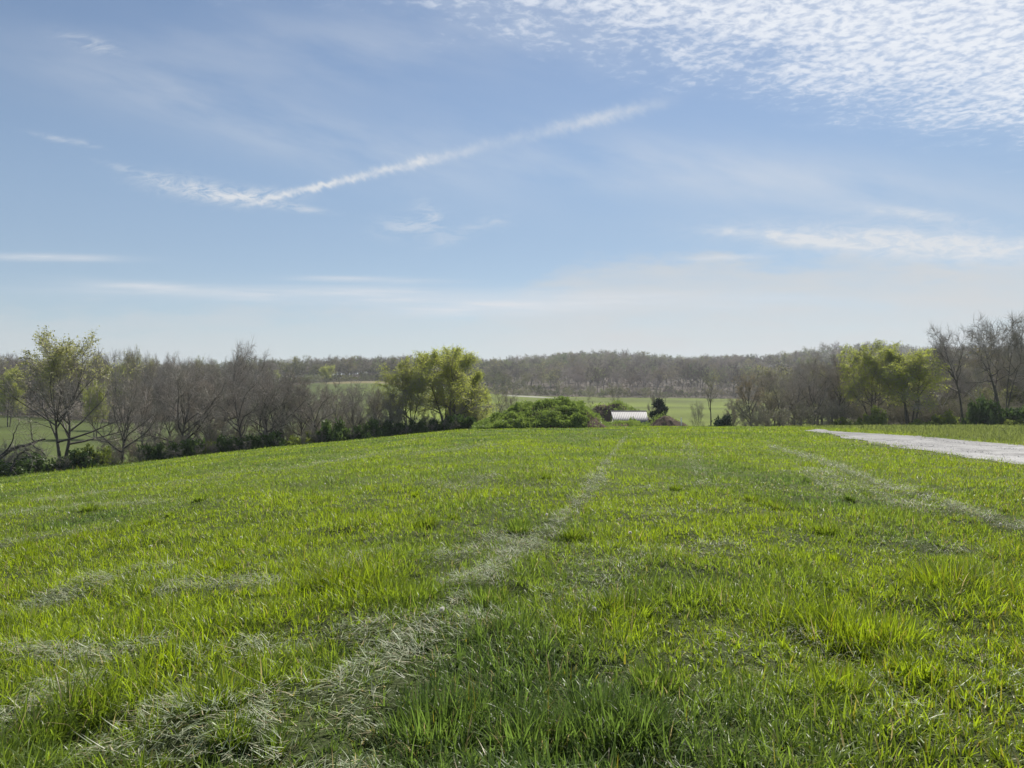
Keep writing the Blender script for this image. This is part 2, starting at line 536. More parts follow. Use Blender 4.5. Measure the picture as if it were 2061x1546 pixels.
def ground_h(X, Y):
    X = np.asarray(X, float)
    Y = np.asarray(Y, float)
    rd = road_d(X.ravel(), Y.ravel()).reshape(X.shape)
    Yp = np.maximum(Y, 1.0)
    bp = X / Yp * F + CX
    rise = smoothstep(450, 850, Y) * (6 * np.exp(-((bp - 1180) / 100) ** 2) - 3.5 * np.exp(-((bp - 1500) / 110) ** 2) - 4 * np.exp(-((bp - 980) / 80) ** 2)
                                      + 8 * np.exp(-((bp - 1730) / 120) ** 2) + 7 * smoothstep(1800, 2000, bp))
    return base_h(X, Y) + rise + micro(X, Y) * smoothstep(ROAD_HW * 0.8, ROAD_HW * 1.6, rd) + (fbm(X * 0.02, Y * 0.02, 9, 3) - 0.5) * np.clip(np.hypot(X, Y) - 90, 0, 250) * 0.006 + (fbm(X * 0.007 + 3, Y * 0.006, 19, 3) - 0.5) * np.clip(np.hypot(X, Y) - 380, 0, 300) * 0.06 * smoothstep(-60, 30, X)

def gh(x, y):
    return float(ground_h(np.array([x]), np.array([y]))[0])

def at(px, d):
    return (px - CX) / F * d, d


# ------------------------------------------------------------------ mesh helpers
def new_mesh(name, V, faces_idx, loop_tot, mats, mat_idx=None, color=None, smooth=False):
    """V: n x 3; faces_idx flat array of vertex numbers; loop_tot: corners of each face"""
    me = bpy.data.meshes.new(name)
    V = np.asarray(V, np.float32)
    fi = np.asarray(faces_idx, np.int32)
    lt = np.asarray(loop_tot, np.int32)
    me.vertices.add(len(V))
    me.vertices.foreach_set('co', V.ravel())
    me.loops.add(len(fi))
    me.loops.foreach_set('vertex_index', fi)
    me.polygons.add(len(lt))
    ls = np.concatenate([[0], np.cumsum(lt)[:-1]]).astype(np.int32)
    me.polygons.foreach_set('loop_start', ls)
    me.polygons.foreach_set('loop_total', lt)
    for m in mats:
        me.materials.append(m)
    if mat_idx is not None:
        me.polygons.foreach_set('material_index', np.asarray(mat_idx, np.int32))
    if smooth:
        me.polygons.foreach_set('use_smooth', np.ones(len(lt), bool))
    if color is not None:
        a = me.color_attributes.new('tone', 'FLOAT_COLOR', 'POINT')
        a.data.foreach_set('color', np.asarray(color, np.float32).ravel())
    me.update(calc_edges=True)
    return me

C = scene.collection

def link(name, me, parent=None):
    o = bpy.data.objects.new(name, me)
    C.objects.link(o)
    if parent is not None:
        o.parent = parent
    return o

def tag(o, label=None, cat=None, group=None, kind=None):
    if label: o['label'] = label
    if cat: o['category'] = cat
    if group: o['group'] = group
    if kind: o['kind'] = kind
    return o

def empty(name, loc, rz=0.0, sc=(1, 1, 1)):
    o = bpy.data.objects.new(name, None)
    C.objects.link(o)
    o.location = loc
    o.rotation_euler = (0, 0, rz)
    o.scale = sc
    o.empty_display_size = 0.3
    return o

class MB:
    """collects quads and tris"""
    def __init__(self):
        self.v, self.f = [], []
    def tube(self, pts, rad, k):
        n0 = len(self.v)
        pts = np.asarray(pts)
        m = len(pts)
        T = np.gradient(pts, axis=0)
        T /= np.linalg.norm(T, axis=1)[:, None] + 1e-9
        ref = np.array([0.0, 0, 1]) if abs(T[0][2]) < 0.8 else np.array([1.0, 0, 0])
        for i in range(m):
            a = np.cross(T[i], ref)
            a /= np.linalg.norm(a) + 1e-9
            b = np.cross(T[i], a)
            for j in range(k):
                t = 2 * math.pi * j / k
                self.v.append(pts[i] + rad[i] * (math.cos(t) * a + math.sin(t) * b))
        for i in range(m - 1):
            for j in range(k):
                self.f.append((n0 + i * k + j, n0 + i * k + (j + 1) % k, n0 + (i + 1) * k + (j + 1) % k, n0 + (i + 1) * k + j))
    def box(self, x0, x1, y0, y1, z0, z1):
        n = len(self.v)
        for z in (z0, z1):
            for x, y in ((x0, y0), (x1, y0), (x1, y1), (x0, y1)):
                self.v.append(np.array([x, y, z], float))
        for q in ((0, 3, 2, 1), (4, 5, 6, 7), (0, 1, 5, 4), (1, 2, 6, 5), (2, 3, 7, 6), (3, 0, 4, 7)):
            self.f.append(tuple(n + i for i in q))
    def mesh(self, name, mats, smooth=False):
        fi = [i for f in self.f for i in f]
        return new_mesh(name, np.array(self.v), fi, [len(f) for f in self.f], mats, smooth=smooth)


def leaf_quads(P, size, rng, aspect=0.5, droop=0.0, sizevar=0.5, up=0.0):
    """a rhombus leaf at each point, turned at random; droop pulls its long axis down"""
    n = len(P)
    D = rng.normal(size=(n, 3))
    D[:, 2] = D[:, 2] * (1 - abs(droop)) - droop * 1.6 + up
    D /= np.linalg.norm(D, axis=1)[:, None]
    W = np.cross(D, rng.normal(size=(n, 3)))
    W /= np.linalg.norm(W, axis=1)[:, None] + 1e-9
    s = size * (1 - sizevar / 2 + sizevar * rng.random(n))[:, None]
    V = np.stack([P, P + D * s * 0.5 + W * s * aspect * 0.5, P + D * s, P + D * s * 0.5 - W * s * aspect * 0.5], 1).reshape(-1, 3)
    F_ = np.arange(4 * n)
    return V, F_, np.full(n, 4)


# ------------------------------------------------------------------ ground sheet
def wood_start(px):
    return np.interp(px, [-900, 0, 250, 480, 560, 640, 840, 970, 1300, 1500, 1600, 1800, 2061, 2700],
                     [140, 150, 152, 175, 330, 400, 402, 355, 352, 345, 200, 100, 98, 98])

def edge_d(px):
    return np.interp(px, EDGE_X, EDGE_D)

def ground_tone(X, Y):
    Yc = np.where(Y > 1.0, Y, 1.0)
    px = np.where(Y > 1.0, X / Yc * F + CX, np.where(X > 0, 3000, -1000))
    d = np.hypot(X, Y) * np.cos(np.arctan(np.clip((px - CX) / F, -1, 1)))
    n = fbm(X * 0.06, Y * 0.06, 51, 3)
    n2 = fbm(X * 0.012, Y * 0.03, 52, 3)
    field = np.array([0.085, 0.112, 0.024])
    meadow = np.array([0.096, 0.124, 0.014])
    dullm = np.array([0.066, 0.086, 0.022])
    floor = np.array([0.075, 0.062, 0.046])
    brown = np.array([0.150, 0.130, 0.060])
    pale = np.array([0.26, 0.25, 0.22])
    ed = edge_d(px)
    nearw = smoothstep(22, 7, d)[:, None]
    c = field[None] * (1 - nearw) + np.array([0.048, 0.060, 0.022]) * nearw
    w = smoothstep(1.0, 1.12, d / ed)[:, None]
    left = smoothstep(900, 600, px)[:, None]
    md = meadow * (1 - left) + dullm * left
    md = md * (0.72 + 0.6 * n[:, None]) * (0.75 + 0.5 * n2[:, None])
    md = md * (1 - 0.20 * np.sin(d * 0.10 + n2 * 5)[:, None] * (1 - left))
    c = c * (1 - w) + md * w
    ws = wood_start(px) + (n - 0.5) * 8
    w = smoothstep(0.985, 1.03, d / ws)[:, None]
    c = c * (1 - w) + floor * (0.7 + 0.6 * n[:, None]) * w
    w = (smoothstep(335, 350, d + (n - .5) * 14) * smoothstep(408, 396, d) * smoothstep(635, 675, px) * smoothstep(900, 860, px))[:, None]
    c = c * (1 - w) + brown * w
    w = (smoothstep(324, 332, d) * smoothstep(352, 344, d) * smoothstep(1005, 1020, px) * smoothstep(1140, 1070, px + (n - .5) * 90))[:, None]
    c = c * (1 - w) + pale * w
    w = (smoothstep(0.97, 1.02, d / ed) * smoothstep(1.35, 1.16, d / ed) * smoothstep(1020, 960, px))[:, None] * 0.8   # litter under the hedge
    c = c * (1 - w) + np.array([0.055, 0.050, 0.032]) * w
    w = (smoothstep(ROAD_HW + 1.3, ROAD_HW, road_d(X, Y)))[:, None] * 0.6
    c = c * (1 - w) + np.array([0.17, 0.15, 0.11]) * w
    return c

rings = np.concatenate([np.geomspace(0.9, 120, 330), np.geomspace(122, 1450, 110)])
ang = np.concatenate([np.linspace(-180, -44, 40)[:-1], np.linspace(-44, 44, 400), np.linspace(44, 180, 40)[1:-1]])
ang = np.radians(ang)
na, nr = len(ang), len(rings)
AA, RR = np.meshgrid(ang, rings)
GX, GY = (RR * np.sin(AA)).ravel(), (RR * np.cos(AA)).ravel()
GZ = ground_h(GX, GY)
tone = np.ones((len(GX) + 1, 4))
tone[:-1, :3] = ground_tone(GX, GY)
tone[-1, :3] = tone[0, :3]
Vg = np.concatenate([np.stack([GX, GY, GZ], 1), [[0, 0, gh(0, 0.01)]]])
i = np.arange(nr - 1)[:, None]
j = np.arange(na)[None]
q = np.stack([i * na + j, (i + 1) * na + j, (i + 1) * na + (j + 1) % na, i * na + (j + 1) % na], -1).reshape(-1, 4)[:, ::-1]
tri = np.stack([np.full(na, len(GX)), np.arange(na), (np.arange(na) + 1) % na], 1)[:, ::-1]
fi = np.concatenate([q.ravel(), tri.ravel()])
lt = np.concatenate([np.full(len(q), 4), np.full(len(tri), 3)])

m, n = mat('turf_soil')
co = objco(n)
at_ = n.new('ShaderNodeAttribute', attribute_name='tone')
f1 = n.noise(co, 6.0, 4, 0.7)
f2 = n.noise(co, 0.35, 4, 0.6)
f3 = n.noise(co, 45.0, 3, 0.7)
hs = n.new('ShaderNodeHueSaturation')
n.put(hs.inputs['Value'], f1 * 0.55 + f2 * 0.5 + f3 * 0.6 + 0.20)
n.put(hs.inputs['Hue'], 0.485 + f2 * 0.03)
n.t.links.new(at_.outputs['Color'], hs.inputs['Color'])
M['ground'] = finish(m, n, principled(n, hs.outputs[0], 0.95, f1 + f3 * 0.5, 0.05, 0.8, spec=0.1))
ground = link('ground', new_mesh('ground', Vg, fi, lt, [M['ground']], color=tone, smooth=True))
tag(ground, 'rolling grass field falling away to meadows and wooded hills', 'ground', kind='structure')

# ------------------------------------------------------------------ gravel drive
m, n = mat('pale_gravel')
co = objco(n)
vor = n.new('ShaderNodeTexVoronoi')
vor.inputs['Scale'].default_value = 16.0
n.put(vor.inputs['Vector'], co)
g1 = n.noise(co, 0.9, 4, 0.65)
g2 = n.noise(co, 28.0, 3, 0.7)
g3 = E(n, vor.outputs['Distance'])
cg = n.ramp(g1 * 1.0 + g2 * 0.6 - 0.30, [(0.2, (0.13, 0.128, 0.125)), (0.5, (0.30, 0.297, 0.294)), (0.8, (0.46, 0.456, 0.45))])
lane = n.new('ShaderNodeAttribute', attribute_name='tone')
mm = n.new('ShaderNodeMix', data_type='RGBA', blend_type='MULTIPLY')
mm.inputs[0].default_value = 1.0
n.put(mm.inputs[6], cg)
n.put(mm.inputs[7], lane.outputs['Color'])
M['gravel'] = finish(m, n, principled(n, mm.outputs[2], 0.9, g3 * 0.8 + g2 * 0.8, 0.035, 0.9, spec=0.15))
T = np.gradient(ROAD, axis=0)
T /= np.linalg.norm(T, axis=1)[:, None]
Nn = np.stack([-T[:, 1], T[:, 0]], 1)
rs = np.random.default_rng(4)
VV, k = [], 13
for a in range(len(ROAD)):
    el = ROAD_W[a] + (vnoise(np.array([a * 0.35]), np.array([0.0]), 71)[0] - 0.5) * 0.5
    er = ROAD_W[a] + (vnoise(np.array([a * 0.35]), np.array([5.0]), 72)[0] - 0.5) * 0.5
    for b in range(k):
        s = -el + (el + er) * b / (k - 1)
        VV.append((ROAD[a, 0] + Nn[a, 0] * s, ROAD[a, 1] + Nn[a, 1] * s, s))
VV = np.array(VV)
ss = VV[:, 2]
zz = ground_h(VV[:, 0], VV[:, 1]) + 0.012
prof = 0.035 * np.exp(-(ss / 0.45) ** 2) + 0.03 * np.exp(-((np.abs(ss) - 2.1) / 0.3) ** 2)          # crown and loose shoulders between wheel tracks
zz += np.clip(prof + (vnoise(VV[:, 0] * 4, VV[:, 1] * 4, 61) - 0.5) * 0.03, 0, 1) * (np.abs(ss) < ROAD_HW * 0.98)
VV[:, 2] = zz
a = np.arange(len(ROAD) - 1)[:, None]
b = np.arange(k - 1)[None]
q = np.stack([a * k + b, a * k + b + 1, (a + 1) * k + b + 1, (a + 1) * k + b], -1).reshape(-1, 4)
wear = 1.08 - 0.38 * np.exp(-((np.abs(ss + (vnoise(VV[:, 1] * .15, VV[:, 1] * 0, 63) - .5) * .5) - 1.0) / 0.42) ** 2) - 0.25 * (fbm(VV[:, 0] * .8, VV[:, 1] * .8, 64, 3) - .5)
wt_ = np.ones((len(VV), 4))
wt_[:, :3] = np.clip(wear, .3, 1.2)[:, None] * np.array([1, .995, .985])
road = link('gravel_road', new_mesh('gravel_road', VV, q.ravel(), np.full(len(q), 4), [M['gravel']], color=wt_, smooth=True))
tag(road, 'pale crushed stone drive curving over the crest of the field', 'road', kind='structure')

# loose stones on and beside the drive
rs = np.random.default_rng(8)
ns = 4500
ia = rs.integers(5, len(ROAD) - 60, ns)
sd = np.clip(rs.normal(0, 1.4, ns), -1.15, 1.15) * ROAD_W[ia] * rs.choice([1, 1, .8], ns)
sx, sy = ROAD[ia, 0] + Nn[ia, 0] * sd + rs.normal(0, .1, ns), ROAD[ia, 1] + Nn[ia, 1] * sd + rs.normal(0, .1, ns)
sz = ground_h(sx, sy) + 0.02
sr = 0.010 + 0.018 * rs.random(ns) ** 2
octv = np.array([(1, 0, 0), (0, 1, 0), (-1, 0, 0), (0, -1, 0), (0, 0, 0.8), (0, 0, -0.8)])
octf = np.array([(0, 1, 4), (1, 2, 4), (2, 3, 4), (3, 0, 4), (1, 0, 5), (2, 1, 5), (3, 2, 5), (0, 3, 5)])
sv = np.stack([sx, sy, sz], 1)[:, None, :] + octv[None] * sr[:, None, None] * (0.6 + 0.7 * rs.random((ns, 6, 1)))
sf = (np.arange(ns)[:, None, None] * 6 + octf[None]).reshape(-1)
st = link('gravel', new_mesh('gravel', sv.reshape(-1, 3), sf, np.full(ns * 8, 3), [M['gravel']], color=np.ones((ns * 6, 4))))
tag(st, 'loose pale stones scattered over the drive', 'gravel', kind='stuff')

# ------------------------------------------------------------------ grass
m, n = mat('grass_blades')
at_ = n.new('ShaderNodeAttribute', attribute_name='tone')
d = n.new('ShaderNodeBsdfDiffuse')
t = n.new('ShaderNodeBsdfTranslucent')
n.t.links.new(at_.outputs['Color'], d.inputs[0])
hs = n.new('ShaderNodeHueSaturation')
hs.inputs['Value'].default_value = 1.55
hs.inputs['Saturation'].default_value = 1.08
hs.inputs['Hue'].default_value = 0.497
n.t.links.new(at_.outputs['Color'], hs.inputs['Color'])
n.t.links.new(hs.outputs[0], t.inputs[0])
mx = n.new('ShaderNodeMixShader')
mx.inputs[0].default_value = 0.5
n.t.links.new(d.outputs[0], mx.inputs[1])
n.t.links.new(t.outputs[0], mx.inputs[2])
g = n.new('ShaderNodeBsdfGlossy')
g.inputs['Roughness'].default_value = 0.38
m2 = n.new('ShaderNodeMixShader')
m2.inputs[0].default_value = 0.022
n.t.links.new(mx.outputs[0], m2.inputs[1])
n.t.links.new(g.outputs[0], m2.inputs[2])
M['grass'] = finish(m, n, m2.outputs[0])

m, n = mat('cut_grass')
at_ = n.new('ShaderNodeAttribute', attribute_name='tone')
d = n.new('ShaderNodeBsdfDiffuse')
t = n.new('ShaderNodeBsdfTranslucent')
n.t.links.new(at_.outputs['Color'], d.inputs[0])
n.t.links.new(at_.outputs['Color'], t.inputs[0])
mx = n.new('ShaderNodeMixShader')
mx.inputs[0].default_value = 0.22
n.t.links.new(d.outputs[0], mx.inputs[1])
n.t.links.new(t.outputs[0], mx.inputs[2])
g = n.new('ShaderNodeBsdfGlossy')
g.inputs['Roughness'].default_value = 0.42
m2 = n.new('ShaderNodeMixShader')
m2.inputs[0].default_value = 0.025
n.t.links.new(mx.outputs[0], m2.inputs[1])
n.t.links.new(g.outputs[0], m2.inputs[2])
M['cut'] = finish(m, n, m2.outputs[0])


def blades(P, hgt, wid, az, lean, bend, segs):
    """ribbons that taper to a point: P base points, lean and bend in radians of tilt along the way"""
    n = len(P)
    dirh = np.stack([np.cos(az), np.sin(az), np.zeros(n)], 1)
    side = np.stack([-np.sin(az), np.cos(az), np.zeros(n)], 1)
    tw = (np.random.default_rng(n).random(n) - 0.5) * 1.6
    side = side * np.cos(tw)[:, None] + dirh * np.sin(tw)[:, None]
    rows = []
    pos = P.copy()
    rows.append((pos, wid))
    for s in range(segs):
        a = lean + bend * (s + 0.5) / segs
        step = (hgt / segs)[:, None]
        pos = pos + step * (np.sin(a)[:, None] * dirh + np.cos(a)[:, None] * np.array([0, 0, 1.0]))
        rows.append((pos, wid * (1 - ((s + 1) / segs) ** 1.6)))
    vs = []
    for s, (p, w) in enumerate(rows):
        if s < segs:
            vs += [p - side * (w / 2)[:, None], p + side * (w / 2)[:, None]]
        else:
            vs.append(p)
    V = np.stack(vs, 1)
    nv = V.shape[1]
    fl, lt = [], []
    for s in range(segs):
        if s < segs - 1:
            fl += [2 * s, 2 * s + 1, 2 * s + 3, 2 * s + 2]
            lt.append(4)
        else:
            fl += [2 * s, 2 * s + 1, 2 * s + 2]
            lt.append(3)
    fi = (np.arange(n)[:, None] * nv + np.array(fl)[None]).ravel()
    return V.reshape(-1, 3), fi, np.tile(lt, n), nv

def merge(parts):
    V, Fi, L, Co = [], [], [], []
    o = 0
    for v, f, l, c in parts:
        V.append(v)
        Fi.append(f + o)
        L.append(l)
        Co.append(c)
        o += len(v)
    return np.concatenate(V), np.concatenate(Fi), np.concatenate(L), np.concatenate(Co)

def sample_rows(rho, y0, y1, rng, half=0.76, extra=1.2):
    """points over the wedge of field that lies ahead, rho(Y) of them per square metre"""
    ys = np.linspace(y0, y1, 4000)
    w = 2 * (half * ys + extra) * rho(ys)
    cum = np.concatenate([[0], np.cumsum((w[1:] + w[:-1]) / 2 * np.diff(ys))])
    n = int(cum[-1])
    Y = np.interp(rng.random(n) * cum[-1], cum, ys)
    X = (rng.random(n) * 2 - 1) * (half * Y + extra)
    return X, Y

rng = np.random.default_rng(12)

def tone_of(X, Y, cut, rng):
    lush = fbm(X * 0.42, Y * 0.30, 21, 3)
    big = fbm(X * 0.10, Y * 0.07, 23, 2)
    px = X / Y * F + CX
    lush = np.clip((lush - 0.5) * 2.4 + 0.5 + (big - 0.5) * 0.8 + 0.12 + 0.25 * smoothstep(1200, 2000, px) - 0.10 * smoothstep(500, 0, px), 0, 1)
    a = np.array([0.100, 0.155, 0.034])          # bluish sward
    b = np.array([0.200, 0.265, 0.028])          # fresh yellow green
    c = a + (b - a) * lush[:, None]
    r = rng.random(len(X))[:, None]
    c = c * (0.60 + 0.8 * r)
    dead = (rng.random(len(X)) < 0.035 + 0.10 * cut)[:, None]
    c = np.where(dead, np.array([0.27, 0.23, 0.11]) * (0.7 + 0.6 * r), c)
    ye = (rng.random(len(X)) < 0.10 * smoothstep(1600, 2100, px) + 0.02)[:, None]
    c = np.where(ye, np.array([0.22, 0.21, 0.035]) * (0.7 + 0.6 * r), c)
    return c, lush

parts = []
FIELD_END = 92.0
for (y0, y1, segs) in ((2.4, 6.5, 4), (6.5, 15, 2), (15, FIELD_END, 1)):
    rho = lambda Y: 2900.0 * np.minimum(1.0, (6.5 / Y) ** 1.62)
    X, Y = sample_rows(rho, y0, y1, rng)
    # gather into tussocks
    cs = 0.13
    gx, gy = np.floor(X / cs), np.floor(Y / cs)
    jx = vnoise(gx * 7.13, gy * 3.77, 81)
    jy = vnoise(gx * 5.31, gy * 9.19, 82)
    cx_, cy_ = (gx + jx) * cs, (gy + jy) * cs
    pull = 0.50 * (Y < 16) * (rng.random(len(Y)) < 0.6)
    X2, Y2 = X + (cx_ - X) * pull, Y + (cy_ - Y) * pull
    out = np.arctan2(Y - cy_, X - cx_)
    px = X2 / Y2 * F + CX
    ok = (road_d(X2, Y2) > ROAD_HW * (0.70 + 0.40 * rng.random(len(X2)) + 0.25 * (fbm(X2 * 1.3, Y2 * 1.3, 95, 2) - 0.5))) & (Y2 < edge_d(px) * 1.10)
    for (p, r) in HOLE_P:
        ok &= (np.hypot(X2 - p[0], Y2 - p[1]) > r * (0.5 + 0.5 * rng.random(len(X2)))) | (rng.random(len(X2)) < 0.25)
    X2, Y2, out = X2[ok], Y2[ok], out[ok]
    cut = cut_density(X2, Y2)
    keep = rng.random(len(X2)) > cut * 0.60
    X2, Y2, out, cut = X2[keep], Y2[keep], out[keep], cut[keep]
    c, lush = tone_of(X2, Y2, cut, rng)
    nn = len(X2)
    patch = fbm(X2 * 1.5, Y2 * 1.3, 25, 3)
    h = 0.055 + (0.085 + 0.03 * smoothstep(10, 5, Y2)) * np.clip(patch * 2.6 - 0.85, 0, 1.2) + 0.015 * lush
    h *= (1 - 0.18 * smoothstep(6, 14, Y2)) * (0.30 + 0.95 * rng.random(nn)) * (1 - 0.55 * cut)
    tall = np.zeros(nn)
    for (p, r) in TUFT_P:
        tall = np.maximum(tall, np.exp(-(np.hypot(X2 - p[0], Y2 - p[1]) / r) ** 2))
    h *= 1 + 0.9 * tall
    c = c * (1 - 0.25 * tall[:, None])
    beyond = smoothstep(0, 3, X2 - np.interp(Y2, ROAD[:, 1], ROAD[:, 0]) - 1.5) * (X2 > 5)
    h *= 1 + 1.2 * beyond * (Y2 < 92)
    c = c * (1 - beyond[:, None]) + np.array([0.140, 0.168, 0.048]) * (0.6 + 0.8 * rng.random((nn, 1))) * beyond[:, None]
    h *= 1 + 2.6 * smoothstep(0.96, 1.03, Y2 / edge_d(X2 / Y2 * F + CX)) * smoothstep(1000, 900, X2 / Y2 * F + CX)
    w = np.maximum(0.0088 * (0.4 + 1.0 * rng.random(nn)), Y2 * 0.00090 * (0.6 + 0.8 * rng.random(nn)))
    az = out + rng.normal(0, 0.9, nn)
    lean = np.abs(rng.normal(0.35, 0.42, nn)) + 0.5 * cut * rng.random(nn)
    bend = np.abs(rng.normal(0.85, 0.75, nn))
    P = np.stack([X2, Y2, ground_h(X2, Y2) - 0.005], 1)
    v, f, l, nv = blades(P, h * 1.12, w, az, lean, bend, segs)
    cc = np.ones((nn * nv, 4))
    cc[:, :3] = np.repeat(c, nv, 0)
    parts.append((v, f, l, cc))
    print('grass', y0, nn)
# tussocks: tight fans of longer leaves
tx, ty, tr_ = [], [], []
for (p, rr) in TUFT_P:
    if p[1] > 17: continue
    q_ = int(90 + 900 * rr)
    a_ = rng.random(q_) * 6.28
    u_ = np.sqrt(rng.random(q_)) * rr * 0.8
    tx.append(p[0] + np.cos(a_) * u_)
    ty.append(p[1] + np.sin(a_) * u_)
    tr_.append(np.stack([a_, u_ / rr, np.full(q_, 0.09 + 0.34 * rr)], 1))
X2, Y2, tr_ = np.concatenate(tx), np.concatenate(ty), np.concatenate(tr_)
nn = len(X2)
c, lush = tone_of(X2, Y2, np.zeros(nn), rng)
h = tr_[:, 2] * (0.55 + 0.7 * rng.random(nn))
w = np.maximum(0.0105 * (0.5 + 0.9 * rng.random(nn)), Y2 * 0.0008)
v, f, l, nv = blades(np.stack([X2, Y2, ground_h(X2, Y2) - .005], 1), h, w, tr_[:, 0] + rng.normal(0, .5, nn), tr_[:, 1] * .7 * rng.random(nn) + .05, np.abs(rng.normal(.5, .5, nn)), 4)
cc = np.ones((nn * nv, 4))
cc[:, :3] = np.repeat(c, nv, 0)
parts.append((v, f, l, cc))
V, Fi, L, Co = merge(parts)
grass = link('grass', new_mesh('grass', V, Fi, L, [M['grass']], color=Co))
tag(grass, 'short bright green mown grass covering the field', 'grass', kind='stuff')

# cut grass lying in rows and scattered over the sward
parts = []
for (y0, y1, segs, rho0) in ((2.4, 8, 3, 4200), (8, 20, 2, 3400), (20, 75, 1, 1900)):
    rho = lambda Y: rho0 * np.minimum(1.0, (5.5 / Y) ** 1.05)
    X, Y = sample_rows(rho, y0, y1, rng)
    px = X / Y * F + CX
    cut = cut_density(X, Y)
    sc = (0.03 + 0.09 * smoothstep(25, 8, Y)) * smoothstep(0.55, 0.75, fbm(X * 0.5, Y * 0.5, 41, 3))
    ok = (rng.random(len(X)) < np.maximum(cut, sc)) & (road_d(X, Y) > ROAD_HW + 0.3) & (Y < edge_d(px)) & (X - np.interp(Y, ROAD[:, 1], ROAD[:, 0]) < 0)
    X, Y, cut = X[ok], Y[ok], cut[ok]
    nn = len(X)
    clump = np.stack([np.floor(X / 0.25), np.floor(Y / 0.25)], 1)
    lay = vnoise(clump[:, 0] * 1.7, clump[:, 1] * 2.3, 91) * 6.28
    az = np.where(rng.random(nn) < 0.6, lay + rng.normal(0, 0.5, nn), rng.random(nn) * 6.28)
    ln = 0.04 + 0.11 * rng.random(nn) ** 1.6
    w = np.maximum(0.0032 + 0.0030 * rng.random(nn), Y * 0.00048)
    lean = 1.15 + 0.45 * rng.random(nn) - 0.35 * (rng.random(nn) < 0.15)
    bend = rng.normal(0.15, 0.35, nn)
    z = ground_h(X, Y) + 0.012 + (0.075 * cut + 0.04) * rng.random(nn)
    v, f, l, nv = blades(np.stack([X, Y, z], 1), ln, w, az, lean, bend, segs)
    r = rng.random((nn, 1))
    k = rng.random((nn, 1))
    c = np.where(k < 0.6, np.array([0.235, 0.280, 0.165]), np.where(k < 0.88, np.array([0.36, 0.375, 0.255]), np.array([0.36, 0.31, 0.19])))
    c = c * (0.65 + 0.65 * r)
    c = np.where((cut < 0.15)[:, None] & (k < 0.8), c * np.array([0.75, 0.85, 0.6]), c)
    cc = np.ones((nn * nv, 4))
    cc[:, :3] = np.repeat(c, nv, 0)
    parts.append((v, f, l, cc))
    print('cut', y0, nn)
V, Fi, L, Co = merge(parts)
cutg = link('grass_clippings', new_mesh('grass_clippings', V, Fi, L, [M['cut']], color=Co))
tag(cutg, 'pale grey green cut grass lying in rows on the field', 'grass clippings', kind='stuff')


